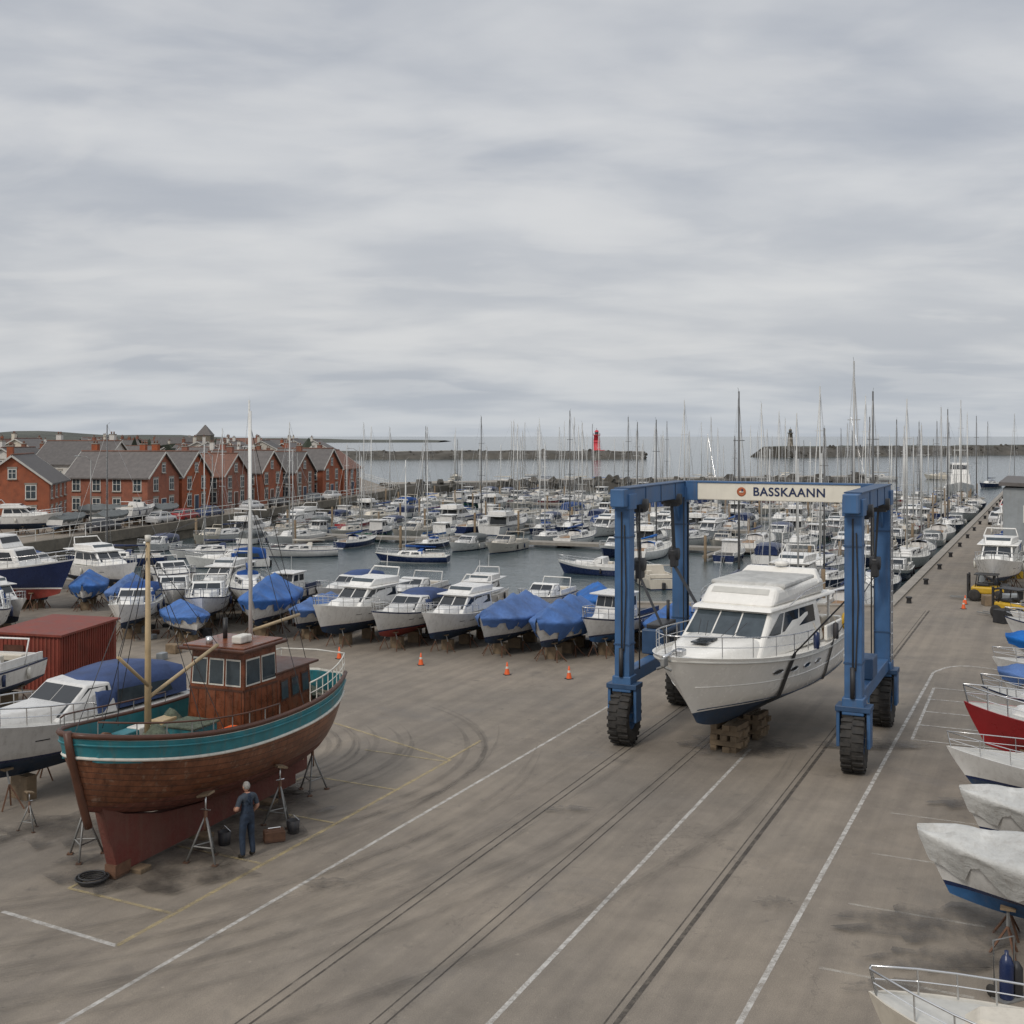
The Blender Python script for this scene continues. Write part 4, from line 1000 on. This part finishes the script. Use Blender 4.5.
put('cabin_cruiser',mbn,(-29.3,65.5,1.215),rad(-14),scale=.9)
land('sportb',-12.6,32.2,-118,.97)
land('sport',-18.8,39.5,-100,.8); land('sportc',-24.6,53.5,-60,.9); land('fly',-26.0,58.0,-45,.72)
RZ=154.5
for k,x,y,s_,d in (('tw',11.0,21.4,.98,0),('tw',12.9,25.3,.85,3),('s3',14.1,28.6,.78,-2),('red',16.0,32.0,1.0,2),('sport',17.6,35.4,.74,-3),('t3',19.2,38.4,1.0,0),('s3',20.6,41.6,.75,4),('t3',22.3,45.0,1,0),('sportc',24.2,48.8,.8,0),('s3',26,52.5,.75,0)):
    land(k,x,y,RZ+d,s_)
put('motor_boat',MV[3],(8.35,15.75,.50),rad(RZ+3),scale=.74)
for k,x,y,s_ in (('sport',22.6,36.2,.8),('t3',24.4,42,1),('fly',27,47,.8)): land(k,x+2,y,RZ,s_)
for i,(k,s_) in enumerate((('fly',.95),('sportb',.9),('s3',1.),('fly',1.1),('sport',1),('fly',1),('tg',1),('sportc',1))):
    p=O+U*(9+i*8.2)+V*5.4; land(k,p.x,p.y,D0,s_)
for i in range(9):
    p=O+U*(20+i*14)+V*(12.5+R.random()*4); land(R.choice(['s1','s2','fly','t1','s3']),p.x,p.y,D0+R.choice([0,90]))
gb=MB(); gb.lathe([(.01,.02),(.13,.02),(.14,.06),(.14,.75),(.09,.88),(.04,.92),(.04,1.0),(.01,1.0)],navy,14); gb.lathe([(.01,.02),(.11,.02),(.12,.06),(.12,.6),(.05,.72),(.01,.74)],black,14,Matrix.Translation((.28,0,0)))
gb.tube([(-.15,.17,.1),(-.15,.2,1.15),(.4,.2,1.15),(.4,.17,.1)],.02,galv,5); gb.box((.12,0,.0+.02),(.7,.36,.03),galv)
for s_ in(-.2,.45): gb.lathe([(.01,-.03),(.12,-.03),(.13,0),(.12,.03),(.01,.03)],rubber,14,Matrix.Translation((s_,.2,.13))@Matrix.Rotation(rad(90),4,'Y'))
put('gas_bottle_trolley',gb,(8.6,20.0,0),.4,scale=.85)

cn=MB(); cn.box((0,0,.02),(.38,.38,.04),black,bev=.01); cn.lathe([(.16,.04),(.09,.36)],orange,14); cn.lathe([(.092,.36),(.072,.48)],wpaint,14); cn.lathe([(.072,.48),(.03,.72),(.01,.73)],orange,14)
cm=cn.mesh('traffic_cone')
for x,y in((-3.9,49.2),(-.2,47.2),(2.3,46.4),(-7.6,50.6),(25.6,65.2),(26.4,67)): put('traffic_cone',cm,(x,y,0),R.random(),scale=.72)
def forklift(loc,rz,body,s_):
    e=root('forklift_truck',loc,rz,s_); a=MB()
    a.box((-.2,0,.85),(2.4,1.4,.55),body,bev=.12); a.box((-1.3,0,.95),(.6,1.35,.8),black,bev=.15); a.box((.2,0,1.25),(.9,.9,.2),black,bev=.05); put('chassis',a,parent=e)
    b=MB()
    for x,y in((-.9,.55),(-.9,-.55),(.7,.6),(.7,-.6)): b.tube([(x,y,1.1),(x*.8,y,2.0)],.04,black,5)
    b.box((-.05,0,2.03),(1.7,1.3,.08),black,bev=.03); b.box((-.3,0,1.4),(.5,.55,.12),black,bev=.03); b.box((-.55,0,1.65),(.12,.5,.5),black,bev=.03); put('cab_guard',b,parent=e)
    c=MB()
    for y in(.4,-.4): c.box((1.25,y,1.1),(.14,.12,1.9),black); c.box((1.95,y*.8,.18),(1.3,.12,.06),galv)
    for z in(.5,1.2,1.9): c.box((1.25,0,z),(.1,.8,.12),black)
    put('mast_and_forks',c,parent=e)
    w=MB()
    for x in(.75,-1.0):
        for y in(.7,-.7): w.lathe([(.01,-.15),(.2,-.15),(.42,-.14),(.46,-.08),(.46,.08),(.42,.14),(.2,.15),(.01,.15)],rubber,18,Matrix.Translation((x,y,.46))@Matrix.Rotation(rad(90),4,'X'))
    put('wheels',w,parent=e)
forklift((28.2,68.4,0),rad(150),yellow,.78); forklift((26.8,61.5,0),rad(120),yellow,.8)
def car(loc,rz,c):
    e=root('parked_car',loc,rz); a=MB(); pm_=mat('car_paint',c,.25,var=.05)
    st=[(-2.1,.78,.35,.75),(-2.05,.84,.3,.95),(-1.2,.87,.28,.98),(0.9,.87,.28,.95),(1.7,.84,.28,.85),(2.1,.75,.3,.62)]
    a.grid([[(x,-w,z0),(x,-w*1.02,(z0+z1)/2),(x,-w*.92,z1),(x,w*.92,z1),(x,w*1.02,(z0+z1)/2),(x,w,z0)] for x,w,z0,z1 in st],pm_,True,closed=True)
    for s_ in(st[0],st[-1]): x,w,z0,z1=s_; a.add([(x,-w,z0),(x,w,z0),(x,w*.92,z1),(x,-w*.92,z1)],[(0,1,2,3)],pm_)
    put('body',a,parent=e); g=MB(); c8=cab(g,-1.7,1.0,.80,.78,.93,-1.2,.25,.62,.60,1.42,pm_,.06)
    for f in 'LR': win(g,c8,f,.12,.47,.15,.85,glass); win(g,c8,f,.52,.86,.15,.85,glass)
    for f in 'FA': win(g,c8,f,.08,.92,.12,.88,glass)
    put('cabin',g,parent=e); w=MB()
    for x in(1.3,-1.3):
        for y in(.78,-.78): w.lathe([(.01,-.1),(.18,-.1),(.3,-.1),(.32,0),(.3,.1),(.18,.1),(.01,.1)],rubber,16,Matrix.Translation((x,y,.32))@Matrix.Rotation(rad(90),4,'X'))
    put('wheels',w,parent=e)
QA=rad(76.9)
for i,(y,c) in enumerate(((117,(.02,.02,.025)),(128,(.4,.4,.4)),(133,(.25,.02,.02)),(139,(.03,.05,.12)),(150,(.5,.5,.5)),(158,(.02,.02,.02)),(170,(.1,.11,.12)),(177,(.5,.5,.5)))):
    car((lq(y)-3.2,y,0),QA,c)
for i,(a_,c) in enumerate(((70,(.5,.5,.5)),(78,(.02,.02,.02)),(95,(.3,.02,.02)),(104,(.5,.5,.5)))):
    p=O+U*a_+V*2.6; car((p.x,p.y,0),A_u,c)
for k,x,y,rz in(('tg',-45,117,80),('tg',-42,121,78),('fly',-48.5,114.5,10),('sport',-41.5,128,80),('tg',-40,133,78),('tg',-46.5,131,20)): land(k,x,y,rz,.85)

e=root('red_shed',(-18.4,46.5,0),rad(-10),.84); a=MB(); a.box((0,0,1.25),(3.4,5,2.5),shedr)
for k in range(17): a.box((-1.6+k*.2,-2.52,1.25),(.07,.04,2.4),shedr)
for k in range(24): a.box((1.72,-2.4+k*.2,1.25),(.04,.07,2.4),shedr)
put('walls',a,parent=e); a=MB(); a.box((0,0,2.56),(3.7,5.3,.1),shedr,ry=.02); put('roof',a,parent=e); a=MB(); a.box((-.6,-2.56,1.05),(1.0,.04,2.0),varn2); a.tube([(-.25,-2.6,1),(-.25,-2.62,1.15)],.02,steel,4); put('door',a,parent=e)

# ------------------------------------------------ houses
def house_parts(w,d,ev,rg_,axis,wall,roof,cross=0,seed=0,chim=1):
    r=random.Random(seed); WL=MB();RF=MB();WN=MB();DR=MB();CH=MB()
    L_,S=(w,d) if axis=='x' else (d,w)
    T=Matrix.Identity(4) if axis=='x' else Matrix.Rotation(rad(90),4,'Z')
    for x in(L_/2,-L_/2): WL.add([(x,-S/2,0),(x,S/2,0),(x,S/2,ev),(x,0,rg_),(x,-S/2,ev)],[(0,1,2,3,4)],wall,M=T)
    for sy in(1,-1): WL.add([(-L_/2,sy*S/2,0),(L_/2,sy*S/2,0),(L_/2,sy*S/2,ev),(-L_/2,sy*S/2,ev)],[(0,1,2,3)],wall,M=T)
    o=.35; k=(rg_-ev)/(S/2)
    for sy in(1,-1):
        y1=sy*(S/2+o); z1=ev-o*k+.05
        RF.hexa([(-L_/2-o,0,rg_+.05),(L_/2+o,0,rg_+.05),(L_/2+o,y1,z1),(-L_/2-o,y1,z1),(-L_/2-o,0,rg_+.22),(L_/2+o,0,rg_+.22),(L_/2+o,y1,z1+.16),(-L_/2-o,y1,z1+.16)],roof,M=T)
    RF.tube([T@Vector((-L_/2-o,0,rg_+.22)),T@Vector((L_/2+o,0,rg_+.22))],.12,tile,6)
    for sx in(1,-1):
        for sy in(1,-1): RF.box((sx*(L_/2+o+.02),sy*(S/4+o/2),(rg_+z1)/2+.08),(.05,math.hypot(S/2+o,rg_-z1),.20),deckm,rx=-sy*math.atan(k),M=T)
    def window(x,y,z,nx,ny,ww=.95,hh=1.35):
        rz=math.atan2(ny,nx); TT=T@Matrix.Translation((x,y,z))@Matrix.Rotation(rz,4,'Z')
        WN.box((.0,0,0),(.09,ww+.18,hh+.18),frame,M=TT); WN.box((.025,0,0),(.07,ww,hh),glass2,M=TT); WN.box((.05,0,0),(.05,.05,hh),frame,M=TT); WN.box((.052,0,.1),(.05,ww,.05),frame,M=TT)
        WN.box((.05,0,-hh/2-.13),(.2,ww+.3,.1),conc,M=TT); WN.box((.02,0,hh/2+.2),(.1,ww+.3,.2),conc,M=TT)
    fl=[1.5]+([4.1] if ev>3.9 else [])
    for z in fl:
        n=max(2,int(L_/2.6))
        for sy in(1,-1):
            for i in range(n): window(-L_/2+(i+.5)*L_/n,sy*S/2,min(z,ev-.95),0,sy)
        n=max(2,int(S/2.8))
        for sx in(1,-1):
            for i in range(n): window(sx*L_/2,-S/2+(i+.5)*S/n,min(z,ev-.95),sx,0)
    for sx in(1,-1): window(sx*L_/2,0,lerp(ev,rg_,.35),sx,0,.7,.9)
    TT=T@Matrix.Translation((L_/2 if axis=='x' else 0.3,0 if axis=='x' else -S/2,1.05))@(Matrix.Identity(4) if axis=='x' else Matrix.Rotation(rad(-90),4,'Z'))
    DR.box((0,0,0),(.12,1.15,2.2),frame,M=TT); DR.box((.03,0,0),(.12,.95,2.05),anti_n if r.random()<.5 else varn2,M=TT)
    for c_ in range(chim):
        x=L_*(-.38+.76*c_); CH.box((x,S*.06,rg_+.35),(.8,.6,1.5),wall,M=T); CH.box((x,S*.06,rg_+1.14),(.92,.72,.12),conc,M=T)
        for s_ in(-.2,.2): CH.tube([T@Vector((x+s_,S*.06,rg_+1.2)),T@Vector((x+s_,S*.06,rg_+1.55))],.1,tile,8)
    return WL,RF,WN,DR,CH
def house(name,x,y,w,d,ev,rg_,axis,wall,roof,seed=0,rz=rad(-13.1),chim=1):
    e=root(name,(x,y,0),rz)
    for nm,m_ in zip(('walls','roof','windows','door','chimney'),house_parts(w,d,ev,rg_,axis,wall,roof,seed=seed,chim=chim)):
        if m_.v: put(nm,m_,parent=e)
house('brick_house',-54.0,127,7.4,11,4.8,7.6,'y',brick,slate,1,rz=rad(12))
house('brick_house',-63.5,126,7.4,11,4.6,7.2,'y',brick,slate,12)
house('white_house',-62.5,168,11.5,8,5.8,8.9,'x',render_w,slate,2,chim=2)
house('brick_house',-48.3,143,11,7.4,4.8,7.7,'x',brick,slate,3,chim=2)
house('brick_house',-45.6,151.2,9,7.4,4.6,7.6,'x',brick,slate,4)
house('brick_house',-42.4,159.4,9,7.4,4.4,7.2,'x',brick,tile,5,chim=2)
house('brick_house',-39.2,167.8,9,7.6,4.6,7.5,'x',brick,slate,6)
house('brick_house',-36.0,176.4,9,7.6,4.4,7.2,'x',brick2,slate,7,chim=2)
house('brick_house',-33.2,185,9,7.6,4.6,7.6,'x',brick,slate,8)
house('brick_house',-30.8,194,8,8,4.4,7.2,'y',brick,tile,9)
hv=[]
for i,(wall,roof) in enumerate(((brick,slate),(brick2,slate),(render_w,slate),(brick,tile),(cream,slate))):
    ps=house_parts(10+i,7.5,4.6,7.4+.2*i,'x' if i%2 else 'y',wall,roof,seed=i,chim=1+i%2); m_=MB()
    for q in ps:
        for f,mi,sm in zip(q.f,q.mi,q.sm): m_.add([q.v[k] for k in f],[tuple(range(len(f)))],q.mats[mi],sm)
    hv.append(m_.mesh('town_house'))
rh=random.Random(4)
for gx in range(15):
    for gy in range(14):
        y=148+gy*22+rh.uniform(-5,5); x=-62-gx*17+rh.uniform(-4,4)-(gy%2)*6 + clamp((y-180)/60)*14
        if x>-50-(y-200)*.22 and y>190: x-=12
        if rh.random()<.2 or (x>-80 and y<165) or abs(x+62)<9 and abs(y-168)<12: continue
        put('town_house',hv[rh.randrange(5)],(x,y,0),rh.choice([0,1.57])+rh.uniform(-.3,.3),scale=rh.uniform(.9,1.12))
for i in range(14):
    y=205+i*12; x=-30-(y-200)*.24-12-rh.uniform(0,14); put('town_house',hv[rh.randrange(5)],(x,y,0),rh.uniform(-.4,.4),scale=.85)
e=root('church',(-88,330,0)); a=MB(); a.box((0,0,5),(4,4,10),stone); a.hexa([(-2.2,-2.2,10),(2.2,-2.2,10),(2.2,2.2,10),(-2.2,2.2,10),(-.1,-.1,13),(.1,-.1,13),(.1,.1,13),(-.1,.1,13)],slate); put('tower',a,parent=e)
a=MB(); a.box((-8,0,3),(12,7,6),stone); a.hexa([(-14.3,-3.9,6),(-2.5,-3.9,6),(-2.5,3.9,6),(-14.3,3.9,6),(-14.3,-.1,9.5),(-2.5,-.1,9.5),(-2.5,.1,9.5),(-14.3,.1,9.5)],slate); put('nave',a,parent=e)
e=root('marina_office',(42.2,84,0),rad(-25.5)); a=MB(); a.box((0,0,3.1),(11,14,6.2),greyc)
for k in range(54): a.box((-5.52,-6.9+k*.26,3.1),(.05,.08,6.1),greyc)
put('walls',a,parent=e); a=MB(); a.box((0,0,6.3),(11.6,14.6,.25),slate,ry=.03); put('roof',a,parent=e)
a=MB()
for y in(-5,-1.5,2,5.5):
    for z in(1.6,4.4): a.box((-5.57,y,z),(.1,1.5,1.2),frame); a.box((-5.6,y,z),(.08,1.3,1.0),glass2)
for x in(-3.5,0,3.5):
    for z in(1.6,4.4): a.box((x,-7.02,z),(1.5,.1,1.2),frame); a.box((x,-7.05,z),(1.3,.08,1.0),glass2)
put('windows',a,parent=e)
for x,y,h_ in((64,142,5),(76,165,5.5),(90,192,4.5),(58,118,4.5)):
    e=root('boat_shed',(x+6,y,0),rad(-25.5)); w_=house_parts(10,12,h_*.7,h_,'y',greyc,slate,chim=0)
    for nm,m_ in zip(('walls','roof','windows','door'),w_): put(nm,m_,parent=e)
lp=MB(); lp.tube([(0,0,0),(0,0,7.5)],[.09,.05],galv,8); lp.tube([(0,0,7.4),(-.5,0,7.8),(-1.3,0,7.85)],.035,galv,6); lp.box((-1.45,0,7.84),(.55,.22,.1),greyc,bev=.03); lp.box((0,0,.5),(.2,.2,1.0),galv,bev=.02)
lpm=lp.mesh('street_lamp')
for a_,b_ in((3,9.0),(30,9.5),(58,10),(90,10),(120,10)): p=O+U*a_+V*b_; put('street_lamp',lpm,p,rad(-25))
for y in(112,136,160,184): put('street_lamp',lpm,(lq(y)-1.5,y,0),rad(-13))
mb=MB()
for i in range(14):
    p=O+U*(2+i*9.5)+V*(.9); mb.lathe([(.16,0),(.13,.25),(.2,.32),(.18,.38),(.01,.40)],black,10,Matrix.Translation(p))
put('mooring_bollards',mb)
cl=MB(); rc=random.Random(9)
for i in range(70):
    p=O+U*rc.uniform(-6,60)+V*rc.uniform(4.5,11); s_=rc.uniform(.3,.9); cl.box((p.x,p.y,s_/2),(s_*1.3,s_,s_),rc.choice([timber,anti_b,greyc,yellow,rust,anti_r,black]),rz=rc.random()*3,bev=.03)
for i in range(40):
    p=Vector((-22,54,0))+Vector((rc.uniform(-6,7),rc.uniform(-8,6),0)); s_=rc.uniform(.15,.5); cl.box((p.x,p.y,s_/2),(s_*1.5,s_,s_),rc.choice([timber,rust,greyc,black]),rz=rc.random()*3,bev=.03)
for i in range(50):
    q=rc.uniform(0,1); p=Vector((lerp(6,-14,q),lerp(53.5,60,q),0))+Vector((0,rc.uniform(-1,3),0)); s_=rc.uniform(.15,.45); cl.box((p.x,p.y,s_/2),(s_*1.8,s_,s_),rc.choice([timber,rust,greyc,black]),rz=rc.random()*3)
put('yard_clutter',cl)

# ------------------------------------------------ world, sun, camera
w=bpy.data.worlds.new('World'); sc.world=w; w.use_nodes=True; nt=w.node_tree
bg=nt.nodes['Background']; bg.inputs['Strength'].default_value=.1
sky=nt.nodes.new('ShaderNodeTexSky'); sky.sky_type='NISHITA'; sky.sun_disc=False; sky.sun_elevation=rad(42); sky.sun_rotation=rad(215); sky.dust_density=3
tc=nt.nodes.new('ShaderNodeTexCoord').outputs['Generated']
sx=nt.nodes.new('ShaderNodeSeparateXYZ'); nt.links.new(tc,sx.inputs[0])
z=mathn(nt,'MAXIMUM',sx.outputs[2],0.)
zz=mathn(nt,'ADD',z,.17)
cb_=nt.nodes.new('ShaderNodeCombineXYZ'); nt.links.new(mathn(nt,'DIVIDE',sx.outputs[0],zz),cb_.inputs[0]); nt.links.new(mathn(nt,'MULTIPLY',mathn(nt,'DIVIDE',sx.outputs[1],zz),1.5),cb_.inputs[1])
n1=noise(nt,cb_.outputs[0],1.15,6,.48,.25); n2=noise(nt,cb_.outputs[0],3.2,6,.5,.2); n3=noise(nt,cb_.outputs[0],.42,3,.5)
f=mathn(nt,'ADD',mathn(nt,'MULTIPLY',n1,.62),mathn(nt,'ADD',mathn(nt,'MULTIPLY',n2,.12),mathn(nt,'MULTIPLY',n3,.36)))
f=maprange(nt,f,.43,.67,0,1,True)
cl_=mixc(nt,f,(4.25,4.55,5.1),(6.7,6.8,6.95))
ridg=maprange(nt,noise(nt,cb_.outputs[0],1.9,5,.5,.5),.48,.64,0,1,True)
cl_=mixc(nt,mathn(nt,'MULTIPLY',ridg,.35),cl_,(7.3,7.3,7.3))
mid=mathn(nt,'MULTIPLY',maprange(nt,z,.03,.10,0,1,True),maprange(nt,z,.12,.26,1,0,True))
cl_=mixc(nt,mathn(nt,'MULTIPLY',mid,.35),cl_,(7.2,7.2,7.15))
hz=maprange(nt,z,0,.09,1,0,True)
cl_=mixc(nt,mathn(nt,'MULTIPLY',hz,.5),cl_,(5.4,5.9,6.4))
zen=maprange(nt,z,.35,1,1,1.7)
vm=nt.nodes.new('ShaderNodeVectorMath'); vm.operation='SCALE'; nt.links.new(cl_,vm.inputs[0]); nt.links.new(zen,vm.inputs['Scale'])
fin=mixc(nt,.93,sky.outputs[0],vm.outputs[0])
nt.links.new(fin,bg.inputs['Color'])
sd=bpy.data.lights.new('sun','SUN'); sd.energy=1.5; sd.angle=rad(11); sd.color=(1,.93,.84)
so=bpy.data.objects.new('sun',sd); col.objects.link(so); so.rotation_euler=(rad(48),0,rad(-35))
cd=bpy.data.cameras.new('camera'); co=bpy.data.objects.new('camera',cd); col.objects.link(co)
co.location=(0,0,9.8); co.rotation_euler=(rad(90),0,0); cd.lens=1150/1024*36; cd.sensor_width=36; cd.shift_y=-76/1024; cd.clip_end=40000; cd.clip_start=.1
sc.camera=co
sc.view_settings.view_transform='Standard'; sc.view_settings.look='None'; sc.view_settings.exposure=0
